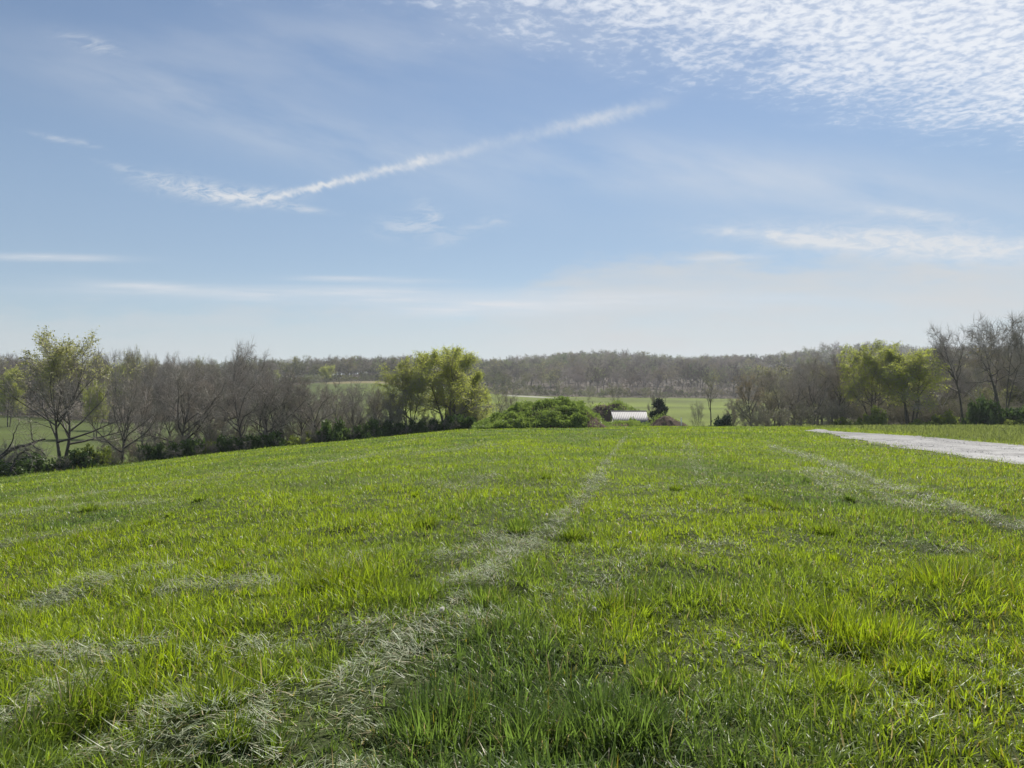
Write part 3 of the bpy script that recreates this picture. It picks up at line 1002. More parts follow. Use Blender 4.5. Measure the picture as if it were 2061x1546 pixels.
# ------------------------------------------------------------------ trees
def make_tree(name, seed, H=10.0, fork=0.2, nstem=1, stem_spread=0.0, nlimb=10, spread=(25, 60), limb=(0.35, 0.5), top=0.95,
              lift=0.25, wob=0.16, n2=7, n3=6, ntw=7, twl=(0.4, 0.9), tww=0.022, leaves=0, leaf=0.16, aspect=0.45,
              droop=0.0, leaf_from=0.0, rad=0.018, cone=0.6, bark='bark', twig='twig', leafm='willow', lod=0):
    R = random.Random(seed)
    rg = np.random.default_rng(seed)
    tr, cr = MB(), MB()
    ks = (6, 4, 3, 3) if lod == 0 else (4, 3, 3, 3)
    def poly(p, d, length, n, wobble, lift_):
        pts, dirs = [np.array(p)], []
        d = np.array(d, float)
        for i in range(n):
            d = d + np.array([R.gauss(0, wobble), R.gauss(0, wobble), R.gauss(0, wobble * 0.7) + lift_ / n])
            d /= np.linalg.norm(d)
            dirs.append(d.copy())
            pts.append(pts[-1] + d * length / n)
        dirs.append(d.copy())
        return pts, dirs
    def pick(pts, dirs, t):
        x = t * (len(pts) - 1)
        i = min(int(x), len(pts) - 2)
        return pts[i] + (pts[i + 1] - pts[i]) * (x - i), dirs[i]
    def turned(d, ang, az):
        d = d / np.linalg.norm(d)
        a = np.cross(d, [0, 0, 1.0] if abs(d[2]) < 0.9 else [1.0, 0, 0])
        a /= np.linalg.norm(a)
        b = np.cross(d, a)
        return d * math.cos(ang) + (a * math.cos(az) + b * math.sin(az)) * math.sin(ang)
    ends = []
    twb, twd = [], []
    for s in range(nstem):
        az = 2 * math.pi * s / nstem + R.uniform(-.5, .5)
        sp = stem_spread * R.uniform(0.5, 1.2)
        d0 = (math.cos(az) * sp, math.sin(az) * sp, 1)
        L0 = H * top * R.uniform(0.85, 1.0)
        p0 = (math.cos(az) * 0.12 * (nstem > 1) * nstem ** .5, math.sin(az) * 0.12 * (nstem > 1) * nstem ** .5, -0.25)
        r0 = rad * H * (1.0 if nstem == 1 else 0.62 * R.uniform(.7, 1.1))
        pts, dirs = poly(p0, d0, L0, 8, wob * 0.35, lift * 0.5)
        rr = [r0 * (1.25 if i == 0 else 1) * (1 - 0.88 * (i / 8) ** 0.9) for i in range(9)]
        tr.tube(pts, rr, ks[0])
        nl = max(2, int(nlimb / nstem + 0.5)) if nstem > 1 else nlimb
        for q in range(nl):
            t = fork + (1 - fork) * ((q + R.uniform(0.1, 0.9)) / nl) ** 0.9
            t = min(t, 0.985)
            p, dd = pick(pts, dirs, t)
            a_ = math.radians(spread[1] + (spread[0] - spread[1]) * (t - fork) / (1 - fork)) * R.uniform(0.8, 1.2)
            u = (t - fork) / (1 - fork)
            ll = H * R.uniform(*limb) * (1 - cone * u)
            d1 = turned(dd, a_, q * 2.4 + R.uniform(-.5, .5))
            l1, ld1 = poly(p, d1, ll, 5, wob, lift)
            rb = r0 * (1 - 0.80 * t) * 0.78
            tr.tube(l1, [max(0.012, rb * (1 - 0.8 * i / 5)) for i in range(6)], ks[1])
            for q2 in range(n2):
                t2 = 0.22 + 0.78 * (q2 + R.random()) / n2
                p2, dd2 = pick(l1, ld1, min(t2, .99))
                d2 = turned(dd2, math.radians(R.uniform(20, 55)), R.uniform(0, 6.28))
                l2, ld2 = poly(p2, d2, ll * R.uniform(.28, .48) * (1.15 - .5 * t2), 4 if lod == 0 else 2, wob, lift * 0.7)
                nseg = len(l2) - 1
                r2 = max(0.017, rb * 0.46 * (1 - .5 * t2))
                (tr if lod == 0 else cr).tube(l2, [max(0.008, r2 * (1 - .7 * i / nseg)) for i in range(nseg + 1)], ks[2])
                for q3 in range(n3):
                    t3 = 0.2 + 0.8 * (q3 + R.random()) / n3
                    p3, dd3 = pick(l2, ld2, min(t3, .99))
                    d3 = turned(dd3, math.radians(R.uniform(15, 55)), R.uniform(0, 6.28))
                    l3, ld3 = poly(p3, d3, ll * R.uniform(.10, .2), 2, wob, lift * 0.5 - droop * 0.5)
                    if lod == 0:
                        cr.tube(l3, [0.013, 0.010, 0.006], 3)
                    for q4 in range(ntw):
                        p4, dd4 = pick(l3, ld3, R.uniform(0.1, .99))
                        twb.append(p4)
                        twd.append(dd4)
    twb, twd = np.array(twb), np.array(twd)
    n_ = len(twb)
    dirs = twd * 0.8 + rg.normal(0, 0.62, (n_, 3))
    dirs[:, 2] += lift * 0.15 - droop * 1.2
    dirs /= np.linalg.norm(dirs, axis=1)[:, None]
    ln = rg.uniform(twl[0], twl[1], n_)[:, None]
    sd = np.cross(dirs, rg.normal(size=(n_, 3)))
    sd /= np.linalg.norm(sd, axis=1)[:, None]
    tipz = dirs * ln
    mid = twb + tipz * 0.5 + rg.normal(0, 0.05, (n_, 3))
    tip = twb + tipz
    tip[:, 2] -= droop * 0.25 * ln[:, 0]
    wv = tww * rg.uniform(.6, 1.2, n_)[:, None]
    Vt = np.stack([twb - sd * wv / 2, twb + sd * wv / 2, mid + sd * wv * .35, mid - sd * wv * .35, tip], 1).reshape(-1, 3)
    ft = (np.arange(n_)[:, None] * 5 + np.array([0, 1, 2, 3, 3, 2, 4])[None]).ravel()
    ltw = np.tile([4, 3], n_)
    cv = np.array(cr.v).reshape(-1, 3)
    cf = np.array([i for f in cr.f for i in f], np.int64)
    Vc = [cv, Vt]
    Fc = [cf, ft + len(cv)]
    Lc = [np.full(len(cr.f), 4), ltw]
    Mi = [np.zeros(len(cr.f), int), np.zeros(len(ltw), int)]
    if leaves:
        zmin = leaf_from * H
        ok = np.nonzero(mid[:, 2] > zmin)[0]
        wgt = (mid[ok, 2] - zmin) / H + 0.15
        wgt = wgt * ((0.55 if droop else 0.25) + vnoise(mid[ok, 0] * .9 + mid[ok, 2] * .7, mid[ok, 1] * .9 - mid[ok, 2] * .6, seed) ** 2)
        k = rg.choice(ok, leaves, p=wgt / wgt.sum())
        u = rg.random((leaves, 1))
        Pl = twb[k] + (tip[k] - twb[k]) * u + rg.normal(0, 0.06, (leaves, 3))
        v, f, l = leaf_quads(Pl, leaf, rg, aspect, droop)
        o = sum(len(x) for x in Vc)
        Vc.append(v)
        Fc.append(f + o)
        Lc.append(l)
        Mi.append(np.ones(len(l), int))
    Vc = np.concatenate(Vc)
    allv = np.concatenate([Vc, np.array(tr.v)])
    zt = np.percentile(allv[:, 2], 99.7)
    wd = 2 * np.percentile(np.hypot(allv[:, 0], allv[:, 1]), 96)
    if lod:
        tv = np.array(tr.v)
        tf = np.array([i for f in tr.f for i in f], np.int64)
        return dict(V=np.concatenate([tv, Vc]), F=np.concatenate([tf] + [np.concatenate(Fc) + len(tv)]),
                    L=np.concatenate([np.full(len(tr.f), 4)] + Lc), M=np.concatenate([np.zeros(len(tr.f), int)] + Mi), zt=zt, wd=wd)
    tm = tr.mesh(name + '_trunk', [M[bark]], smooth=True)
    cm = new_mesh(name + '_crown', Vc, np.concatenate(Fc), np.concatenate(Lc), [M[twig], M[leafm]], np.concatenate(Mi))
    return dict(trunk=tm, crown=cm, zt=zt, wd=wd)

K = {}
K['vase'] = [make_tree('vase', 100 + s, fork=.30, top=.50, nlimb=11, spread=(14, 58), limb=(.48, .60), cone=.12, tww=.0145, lift=.28, n2=9, n3=6, ntw=8) for s in range(3)]
K['spread'] = [make_tree('spread', 200 + s, fork=.36, top=.50, nlimb=11, spread=(20, 74), limb=(.42, .55), cone=.10, tww=.0145, lift=.30, wob=.28, n2=9, n3=6, ntw=8, rad=.021) for s in range(3)]
K['tall'] = [make_tree('tall', 300 + s, fork=.50, top=.66, nlimb=11, spread=(16, 66), limb=(.30, .42), cone=.10, tww=.0145, lift=.14, wob=.27, n2=9, n3=6, ntw=6, rad=.017) for s in range(3)]
K['fan'] = [make_tree('fan', 350 + s, fork=.58, top=.70, nstem=5, stem_spread=.30, nlimb=28, spread=(16, 66), limb=(.22, .34), cone=.10, tww=.0145, lift=.14, wob=.27, n2=7, n3=6, ntw=6, rad=.018) for s in range(2)]
K['brown'] = [make_tree('brown', 400 + s, fork=.22, top=.62, nlimb=14, spread=(18, 62), limb=(.34, .46), cone=.15, lift=.28, n2=8, n3=6, ntw=8, tww=.0155, twig='twig_brown') for s in range(3)]
K['half'] = [make_tree('half', 500, fork=.42, top=.60, nstem=2, stem_spread=.07, nlimb=20, spread=(16, 66), limb=(.42, .60), cone=.18, lift=.30, n2=8, n3=6, ntw=5, leaves=5600, leaf=.15, aspect=.55, leaf_from=.70, rad=.034, leafm='young')]
K['willow'] = [make_tree('willow', 600 + s, fork=.34, top=.70, nstem=4, stem_spread=.20, nlimb=26, spread=(16, 58), limb=(.28, .40), cone=.15, lift=.25, n2=7, n3=6, ntw=6, leaves=21000, leaf=.17, aspect=.36, leaf_from=.12, droop=.42, leafm='willow') for s in range(3)]
K['full_willow'] = [make_tree('full_willow', 650, fork=.20, top=.74, nstem=6, stem_spread=.24, nlimb=36, spread=(14, 66), limb=(.24, .36), cone=.25, lift=.22, n2=7, n3=6, ntw=6, leaves=30000, leaf=.15, aspect=.36, leaf_from=.04, droop=.4, leafm='willow')]
K['thin_willow'] = [make_tree('thin_willow', 660, fork=.34, top=.70, nstem=4, stem_spread=.16, nlimb=26, spread=(12, 48), limb=(.28, .42), cone=.15, lift=.30, n2=7, n3=6, ntw=7, leaves=16000, leaf=.15, aspect=.36, leaf_from=.26, droop=.3, leafm='willow')]
K['bud'] = [make_tree('bud', 700 + s, fork=.24, top=.66, nlimb=13, spread=(16, 48), limb=(.32, .46), cone=.2, lift=.4, n2=7, n3=6, ntw=7, leaves=2600, leaf=.13, leaf_from=.25, leafm=('bud', 'young')[s], twig='twig_brown') for s in range(2)]
K['slim'] = [make_tree('slim', 800 + s, fork=.45, top=.78, nlimb=11, spread=(14, 38), limb=(.18, .28), cone=.2, lift=.35, n2=4, n3=4, ntw=3, tww=.014, leaves=350, leaf=.12, leaf_from=.5, rad=.012, leafm='young') for s in range(2)]
K['sycamore'] = [make_tree('sycamore', 900, fork=.40, top=.6, nlimb=9, spread=(18, 52), limb=(.32, .46), cone=.15, lift=.4, wob=.26, n2=5, n3=4, ntw=5, bark='bark_pale')]
K['thicket'] = [make_tree('thicket', 950 + s, H=4, fork=.12, nstem=6, stem_spread=.6, nlimb=30, spread=(20, 60), limb=(.35, .6), cone=.3, lift=.15, wob=.26, n2=5, n3=5, ntw=6, twl=(.25, .55), tww=.018, leaves=900, leaf=.09, leaf_from=.02, rad=.012, leafm='shrub_bright', twig='twig_brown') for s in range(2)]
print('tree kinds built')

PR = random.Random(77)
def plant(kind, px, d, top, width, label, name='bare_tree', cat='tree', group=None, var=None, sink=0.1, lean=None):
    kk = K[kind]
    k = kk[var if var is not None else PR.randrange(len(kk))]
    x, y = at(px, d)
    z = gh(x, y) - sink
    ht = zy(d, top) - z
    sx = width * d / F / k['wd']
    sz = ht / k['zt']
    root = empty(name, (x, y, z), PR.uniform(0, 6.28), (sx, sx, sz))
    if lean: root.rotation_euler = lean
    tag(root, label, cat, group)
    link('trunk', k['trunk'], root)
    link('crown', k['crown'], root)
    return root


# ------------------------------------------------------------------ trees of the hedgerow
HG = 'trees of the hedgerow beside the field'
hedge = [
    # kind, px, d behind field edge, top y, width px, label
    ('half', 125, 4.5, 668, 235, 'tall tree with a thin crown of fresh pale leaves at the low hedgerow end', 0),
    ('vase', 247, 3.0, 748, 120, 'small bare tree with one clear dark trunk next to the pale leafed tree', 1),
    ('vase', 362, 4.0, 716, 190, 'broad bare tree with several stems fanning from its base above dark bushes', 0),
    ('tall', 446, 16, 684, 112, 'bare tree rising higher than all other leafless trees of the hedgerow', 1),
    ('brown', 425, 6, 742, 100, 'bare grey tree in front of the highest leafless tree of the hedgerow', 2),
    ('spread', 492, 3.0, 742, 110, 'gnarled bare tree with crooked limbs just uphill of the highest leafless tree', 0),
    ('tall', 520, 12, 708, 80, 'slender bare tree standing behind the gnarled crooked limbed one', 2),
    ('spread', 535, 4.0, 738, 120, 'wide bare tree with twisting limbs and a short thick trunk in the hedgerow', 1),
    ('spread', 572, 3.5, 734, 125, 'bare tree with a dark trunk that leans, halfway along the hedgerow', 2),
    ('brown', 606, 5.0, 752, 85, 'bare twiggy tree just uphill of the tree with the leaning dark trunk', 0),
    ('spread', 645, 3.0, 770, 105, 'low bare tree with a flat wide crown, shortest of the hedgerow', 0),
    ('vase', 716, 3.5, 768, 95, 'bare tree with straight limbs spraying upward like a fan below the brown field', 2),
    ('brown', 752, 6.0, 782, 70, 'low bare tree between the fan shaped tree and the budding yellow green tree', 1),
    ('spread', 786, 4.0, 776, 85, 'dark bare tree with crooked trunk just before the budding yellow green tree', 1),
    ('thin_willow', 820, 4.5, 722, 125, 'smaller budding yellow green tree with a loose top beside the tallest willow', 0),
    ('full_willow', 905, 4.5, 700, 165, 'tallest yellow green willow, several straight dark trunks, rounded top, beside the weedy mound', 0),
    ('full_willow', 948, 6.5, 748, 100, 'yellow green willow with low drooping foliage on the side toward the weedy mound', 0),
    ('slim', 1003, 24, 772, 44, 'small pale budding tree standing behind the end of the weedy mound', 0),
    ('brown', 1030, 26, 780, 52, 'small dark bare tree behind the weedy mound, beside the pale budding one', 0),
]
for kind, px, dd, top, w, label, var in hedge:
    nm = 'willow_tree' if 'willow' in kind else ('leafing_tree' if kind in ('half', 'slim') else 'bare_tree')
    plant(kind, px, float(edge_d(px)) + dd, top, w * (1.18 if kind in ('vase', 'spread', 'brown', 'tall') else 1), label, nm, group=HG, var=var)

for k_ in range(15):
    px = 290 + k_ * 33 + PR.uniform(-9, 9)
    plant(('brown', 'vase', 'spread', 'brown')[k_ % 4], px, float(edge_d(px)) + PR.uniform(8, 22), np.interp(px, [280, 500, 620, 780], [738, 738, 760, 778]) + PR.uniform(-8, 10),
          PR.uniform(80, 105), 'bare twiggy tree in the row standing behind the front hedgerow trees', group='bare trees in the second row of the hedgerow')

# ------------------------------------------------------------------ trees of the wood edge beyond the drive
RG = 'trees along the wood edge beyond the gravel drive'
edge_trees = [
    ('bud', 1512, 92, 752, 70, 'tree with reddish brown buds at the near end of the wood edge', 0),
    ('bud', 1545, 96, 782, 60, 'small greenish budding tree beside the reddish budded one', 1),
    ('slim', 1568, 90, 766, 46, 'thin straight tree with few leaves in front of the brown wood edge', 1),
    ('brown', 1600, 97, 752, 90, 'lowest brown twiggy tree of the wood edge, beside a thin straight tree', 0),
    ('vase', 1640, 93, 728, 110, 'brown bare tree with dense upright twigs midway along the wood edge', 1),
    ('tall', 1672, 101, 712, 90, 'tall bare tree rising behind the brown twiggy trees of the wood edge', 0),
    ('brown', 1695, 93, 716, 110, 'dense brown bare tree just before the yellow green willow of the wood edge', 1),
    ('willow', 1757, 90, 688, 112, 'yellow green willow with a clear dark trunk and a crown in two tiers', 2),
    ('brown', 1790, 99, 735, 80, 'bare brown tree showing between the two willows of the wood edge', 2),
    ('willow', 1832, 88, 704, 150, 'broadest yellow green willow with a domed crown beyond the gravel drive', 1),
    ('tall', 1868, 112, 680, 110, 'bare tree top showing above the broad domed willow', 2),
    ('tall', 1938, 86, 648, 130, 'tall bare tree with a single dark trunk beside the broad domed willow', 1),
    ('sycamore', 1905, 92, 712, 90, 'bare tree with pale arching limbs in front of the wood', 0),
    ('sycamore', 1972, 90, 694, 75, 'bare tree with whitish limbs between the two tallest bare trees', 0),
    ('fan', 2016, 85, 632, 150, 'tallest bare tree, with several dark trunks fanning out from one foot', 0),
    ('tall', 2092, 96, 662, 120, 'bare tree last along the wood edge, partly out of frame', 2),
]
for kind, px, dd, top, w, label, var in edge_trees:
    nm = {'willow': 'willow_tree', 'bud': 'budding_tree', 'slim': 'leafing_tree', 'sycamore': 'pale_barked_tree'}.get(kind, 'bare_tree')
    plant(kind, px, dd, top, w, label, nm, group=RG, var=var)
for k_ in range(50):
    px = 1548 + k_ * 12.8 + PR.uniform(-12, 12)
    gk = k_ % 5 == 2
    plant('bud' if gk else ('brown', 'vase', 'spread', 'tall')[k_ % 4], px, PR.uniform(100, 140), PR.uniform(712, 742) - 8 * (px > 1880) + 16 * (px < 1620), PR.uniform(85, 130),
          'thin greenish budding tree deep in the wood behind the wood edge' if gk else 'bare brown tree deep in the wood behind the wood edge', 'budding_tree' if gk else 'bare_tree',
          group='greenish budding trees deep in the wood beyond the drive' if gk else 'bare trees deep in the wood beyond the drive', var=1 if gk else None)

# single trees down the slope past the crest
plant('vase', 1406, 93, 806, 44, 'little bare tree alone on the slope beside the white stake', group=None, var=0)
plant('slim', 1432, 97, 742, 50, 'tall slim tree rising alone against the far meadow', 'leafing_tree', var=0)
plant('slim', 1241, 122, 772, 34, 'thin young tree with pale leaves behind the metal roofed shed', 'leafing_tree', var=1)
plant('brown', 1478, 96, 806, 46, 'low bare bushy tree next to the dark evergreen shrub', 'bare_tree', var=2)

# the wood across the low meadow
WG = 'trees of the wood across the low meadow'
for k_ in range(74):
    px = -260 + k_ * 11.2 + PR.uniform(-6, 6)
    d = float(wood_start(px)) + 2 + (k_ % 4) * PR.uniform(7, 16)
    top = np.interp(px, [-300, 0, 150, 300, 350, 450, 560], [705, 716, 712, 706, 712, 716, 724]) + PR.uniform(-6, 12)
    if k_ % 9 == 4:
        plant('bud', px, d, top - 1, PR.uniform(45, 65), 'greenish budding tree in the wood across the low meadow', 'budding_tree', group='budding trees across the low meadow', var=1)
    elif k_ % 13 == 6:
        plant('willow', px, d, top + 10, PR.uniform(48, 66), 'leafy green tree in the wood across the low meadow', 'leafy_tree', group='leafy trees across the low meadow')
    else:
        plant(('vase', 'brown', 'brown', 'tall')[k_ % 4], px, d, top, PR.uniform(46, 70), 'bare tree in the wood across the low meadow', group=WG)
for k_ in range(40):
    px = -60 + k_ * 14.5 + PR.uniform(-6, 6)
    plant('thicket', px, float(wood_start(px)) + PR.uniform(-2, 6), np.interp(px, [0, 250, 500], [808, 825, 838]) + PR.uniform(-8, 8), PR.uniform(30, 50),
          'twiggy bush at the foot of the wood across the low meadow', 'thicket_bush', 'bush', group='bushes at the foot of the wood across the low meadow')
plant('willow', 655, 345, 734, 36, 'round pale green tree alone before the wood at the brown field', 'leafy_tree', var=0)

plant('bud', 258, 128, 700, 66, 'bushy topped green tree standing out of the wood behind the clear trunked bare tree', 'leafy_tree', var=1)
plant('willow', 192, 105, 768, 62, 'small bright yellow green tree behind the tall pale leafed tree', 'leafy_tree', var=2)
plant('willow', 18, 120, 742, 60, 'small yellow green tree before the wood, above the fallen tree', 'leafy_tree', var=1)
# fallen tree at the low end of the hedgerow
def fallen():
    R = random.Random(5)
    tr, cr = MB(), MB()
    x0, d0 = at(-45, 50.0)
    def path(cs, r0, r1, mbx, k=5):
        pts = [np.array([(px - CX) / F * d, d, zy(d, y)]) for px, y, d in cs]
        # refine
        P = []
        for a, b in zip(pts[:-1], pts[1:]):
            for i in range(3):
                P.append(a + (b - a) * i / 3 + np.array([R.gauss(0, .03), R.gauss(0, .05), R.gauss(0, .03)]))
        P.append(pts[-1])
        mbx.tube(P, np.linspace(r0, r1, len(P)), k)
        return P
    main = path([(-30, 946, 49), (0, 920, 49), (22, 905, 49.2), (48, 898, 49.5), (70, 889, 49.8), (92, 884, 50)], .17, .05, tr, 7)
    a = path([(10, 911, 49), (25, 888, 48.8), (33, 868, 48.5), (38, 845, 48.5)], .05, .012, tr)
    b = path([(22, 948, 48.6), (30, 927, 48.8), (44, 912, 49), (60, 905, 49.2), (85, 915, 49.2)], .08, .02, tr)
    c = path([(48, 898, 49.4), (60, 915, 49), (66, 935, 48.8)], .05, .012, tr)
    d = path([(62, 891, 49.6), (80, 905, 49), (96, 918, 48.8)], .04, .012, tr)
    e = path([(70, 889, 49.7), (62, 868, 49.4), (60, 840, 49.2)], .045, .010, tr)
    for pth, cnt in ((main, 90), (a, 30), (b, 50), (c, 30), (d, 30), (e, 30)):
        for _ in range(cnt):
            p = pth[R.randrange(1, len(pth))]
            dr = np.array([R.gauss(0, 1), R.gauss(0, .8), R.gauss(.25, .9)])
            dr /= np.linalg.norm(dr)
            L = R.uniform(.3, 1.1)
            q = p + dr * L * .5 + np.array([R.gauss(0, .05), 0, R.gauss(0, .05)])
            cr.tube([p, q, q + (dr + np.array([R.gauss(0, .4), R.gauss(0, .4), R.gauss(0, .4)])) * L * .5], [.012, .009, .005], 3)
    root = empty('fallen_tree', (0, 0, 0))
    base = np.array([x0, d0, gh(x0, d0)])
    root.location = base
    for nm, mb, mt in (('trunk', tr, 'deadwood'), ('crown', cr, 'twig')):
        mb.v = [v - base for v in mb.v]
        link(nm, mb.mesh(nm, [M[mt]], smooth=True), root)
    tag(root, 'dead fallen tree with dark arching limbs at the low end of the hedgerow', 'tree')
fallen()

# ------------------------------------------------------------------ shrubs
def make_shrub(name, seed, leafm, nleaf=2600, leaf=.15, aspect=.55, shape='dome'):
    rg = np.random.default_rng(seed)
    nb = 26
    cen = rg.normal(size=(nb, 3))
    cen /= np.linalg.norm(cen, axis=1)[:, None]
    cen[:, 2] = np.abs(cen[:, 2])
    rr = rg.uniform(.35, .85, nb)[:, None]
    cen = cen * rr * np.array([1, 1, .95])
    if shape == 'cone':
        u = rg.random(nb)
        a = rg.random(nb) * 6.28
        r = (1 - u) * rg.uniform(.4, .85, nb)
        cen = np.stack([np.cos(a) * r, np.sin(a) * r, u * 1.9], 1)
    k = rg.integers(0, nb, nleaf)
    dv = rg.normal(size=(nleaf, 3))
    dv /= np.linalg.norm(dv, axis=1)[:, None]
    br = rg.uniform(.16, .34, nb)[k][:, None]
    P = cen[k] + dv * br * (rg.random((nleaf, 1)) ** .4) * (0.55 if shape == 'cone' else 1.0)
    P[:, 2] = np.maximum(P[:, 2], .02)
    v, f, l = leaf_quads(P, leaf, rg, aspect, up=.3)
    fol = new_mesh(name + '_foliage', v, f, l, [M[leafm]])
    mb = MB()
    for i in range(nb):
        b = rg.normal(0, .06, 3)
        b[2] = -.15
        md = (b + cen[i]) / 2 + rg.normal(0, .06, 3)
        mb.tube([b, md, cen[i] + rg.normal(0, .08, 3) + np.array([0, 0, .1])], [.028, .018, .006], 3)
    st = mb.mesh(name + '_stems', [M['bark']], smooth=True)
    return fol, st, (v[:, 2].max(), 2 * np.percentile(np.hypot(v[:, 0], v[:, 1]), 96))

SH = {
    'dark': [make_shrub('dark', 11 + s, 'shrub') for s in range(3)],
    'bright': [make_shrub('bright', 21 + s, 'shrub_bright', 1700) for s in range(3)],
    'cedar': [make_shrub('cedar', 31, 'cedar', 5200, .13, .3, 'cone'), make_shrub('cedar', 32, 'cedar', 3600, .15, .35)],
    'weed': [make_shrub('weed', 41 + s, 'weed', 1500, .20) for s in range(2)],
}
def bush(kind, px, d, top, width, label, name='shrub', cat='shrub', group=None, var=None, sink=.08):
    fol, st, (zt, wd) = SH[kind][var if var is not None else PR.randrange(len(SH[kind]))]
    x, y = at(px, d)
    z = gh(x, y) - sink
    ht = zy(d, top) - z
    s = width * d / F / wd
    root = empty(name, (x, y, z), PR.uniform(0, 6.28), (s, s, max(0.25, ht) / zt))
    tag(root, label, cat, group)
    link('foliage', fol, root)
    link('stems', st, root)
    return root

# undergrowth along the hedge foot
def thicket(px, d, top, w, label, group):
    return plant('thicket', px, d, top, w, label, 'thicket_bush', 'bush', group=group)

spots = [(-35, 'dark', 930, 90), (38, 'dark', 925, 70), (80, 'dark', 915, 60), (155, 'dark', 907, 75), (205, 'bright', 905, 60), (178, 'bright', 898, 55),
         (300, 'dark', 900, 50), (338, 'dark', 893, 55), (385, 'dark', 886, 70), (425, 'bright', 890, 40), (460, 'dark', 880, 50),
         (510, 'dark', 880, 45), (545, 'dark', 872, 55), (590, 'bright', 882, 45), (622, 'bright', 872, 40), (672, 'dark', 845, 66), (700, 'bright', 862, 38),
         (728, 'dark', 858, 44), (758, 'dark', 846, 40), (795, 'dark', 852, 52), (835, 'dark', 848, 48), (868, 'dark', 850, 36), (905, 'dark', 840, 54),
         (938, 'dark', 840, 44)]
named = {672: 'largest dark green bush under the hedgerow, with a paler top', 385: 'low very dark bush under the broad bare tree of the hedgerow',
         155: 'dark bush at the foot of the tall pale leafed tree', 205: 'yellow green bush between the pale leafed tree and the clear trunked bare tree',
         758: 'narrow upright dark bush before the budding willow'}
for px, kind, top, w in spots:
    d = float(edge_d(px)) + PR.uniform(1.0, 2.2)
    lb = named.get(px)
    if lb:
        bush(kind, px, d, top - 8, w * 1.1, lb)
    elif kind == 'dark':
        bush(kind, px, d, top - 9, w * 1.15, 'dark green bush at the foot of the hedgerow', group='dark bushes at the hedge foot')
    else:
        bush(kind, px, d, top - 8, w * 1.1, 'yellow green bush at the foot of the hedgerow', group='yellow green bushes at the hedge foot')
for k_ in range(25):
    px = 225 + k_ * 30 + PR.uniform(-8, 8)
    d = float(edge_d(px)) + PR.uniform(2.2, 6)
    base = np.interp(px, [0, 500, 970], [955, 905, 862])
    thicket(px, d, base - PR.uniform(40, 66), PR.uniform(50, 75), 'twiggy half bare thicket bush among the hedgerow trunks', 'thicket bushes in the hedgerow')
for k_ in range(16):
    px = 130 + k_ * 52 + PR.uniform(-18, 18)
    base = np.interp(px, [0, 250, 500, 750, 970], [962, 936, 907, 884, 863])
    thicket(px, float(edge_d(px)) + PR.uniform(.5, 1.2), base - PR.uniform(20, 36), PR.uniform(28, 48), 'low bramble bush at the very edge of the mown field under the hedgerow', 'bramble bushes at the field edge')
for k_ in range(5):
    px = -70 + k_ * 36
    thicket(px, float(edge_d(px)) + PR.uniform(3, 5), 890 + PR.uniform(-8, 8), PR.uniform(60, 80), 'twiggy thicket bush near the fallen tree', 'thicket bushes near the fallen tree')
for k_ in range(34):
    px = 1490 + k_ * 19 + PR.uniform(-8, 8)
    thicket(px, PR.uniform(88, 100), PR.uniform(800, 832) - 12 * (px > 1600), PR.uniform(50, 80), 'twiggy half bare thicket bush at the foot of the wood beyond the drive', 'thicket bushes along the wood edge')

bush('bright', 1762, 84, 812, 46, 'bright yellow green shrub at the foot of the two tiered willow')
bush('bright', 1738, 84, 838, 36, 'small bright shrub just before the two tiered willow')
bush('bright', 1860, 82, 842, 56, 'low bright yellow green shrub below the broad domed willow')
bush('bright', 1898, 83.5, 822, 56, 'taller pale green shrub beside the low bright one beyond the drive')
bush('dark', 1965, 83, 792, 60, 'green leafy shrub between the two tallest bare trees', var=0)
bush('dark', 2000, 83.5, 800, 56, 'green leafy shrub at the foot of the tallest bare tree', var=1)
bush('dark', 2052, 82.5, 812, 64, 'green shrub last along the wood edge', var=2)
bush('bright', 2040, 81.5, 842, 40, 'small yellow green shrub in front of the tallest bare tree')
bush('bright', 1695, 88, 838, 40, 'low yellow green shrub where the drive meets the wood edge')
bush('cedar', 1327, 104, 799, 70, 'pointed dark evergreen shrub behind the bare dirt pile', 'evergreen_shrub', var=0)
bush('cedar', 1452, 90, 830, 48, 'low dark evergreen shrub under the tall slim tree', 'evergreen_shrub', var=1)
thicket(1322, 108, 784, 40, 'bare wispy bush rising behind the pointed evergreen', None)
thicket(1170, 76, 797, 42, 'bare wispy bush on the far side of the weedy mound', None)

# ------------------------------------------------------------------ mounds
m, n = mat('bare_soil')
co = objco(n)
f1 = n.noise(co, 1.2, 5, 0.7)
f2 = n.noise(co, 9.0, 4, 0.7)
cs = n.ramp(f1 * 0.6 + f2 * 0.5 - 0.05, [(0.25, (0.040, 0.028, 0.020)), (0.55, (0.095, 0.066, 0.046)), (0.85, (0.17, 0.125, 0.09))])
M['soil'] = finish(m, n, principled(n, cs, 0.95, f1 + f2 * 0.6, 0.15, 1.0, spec=0.1))

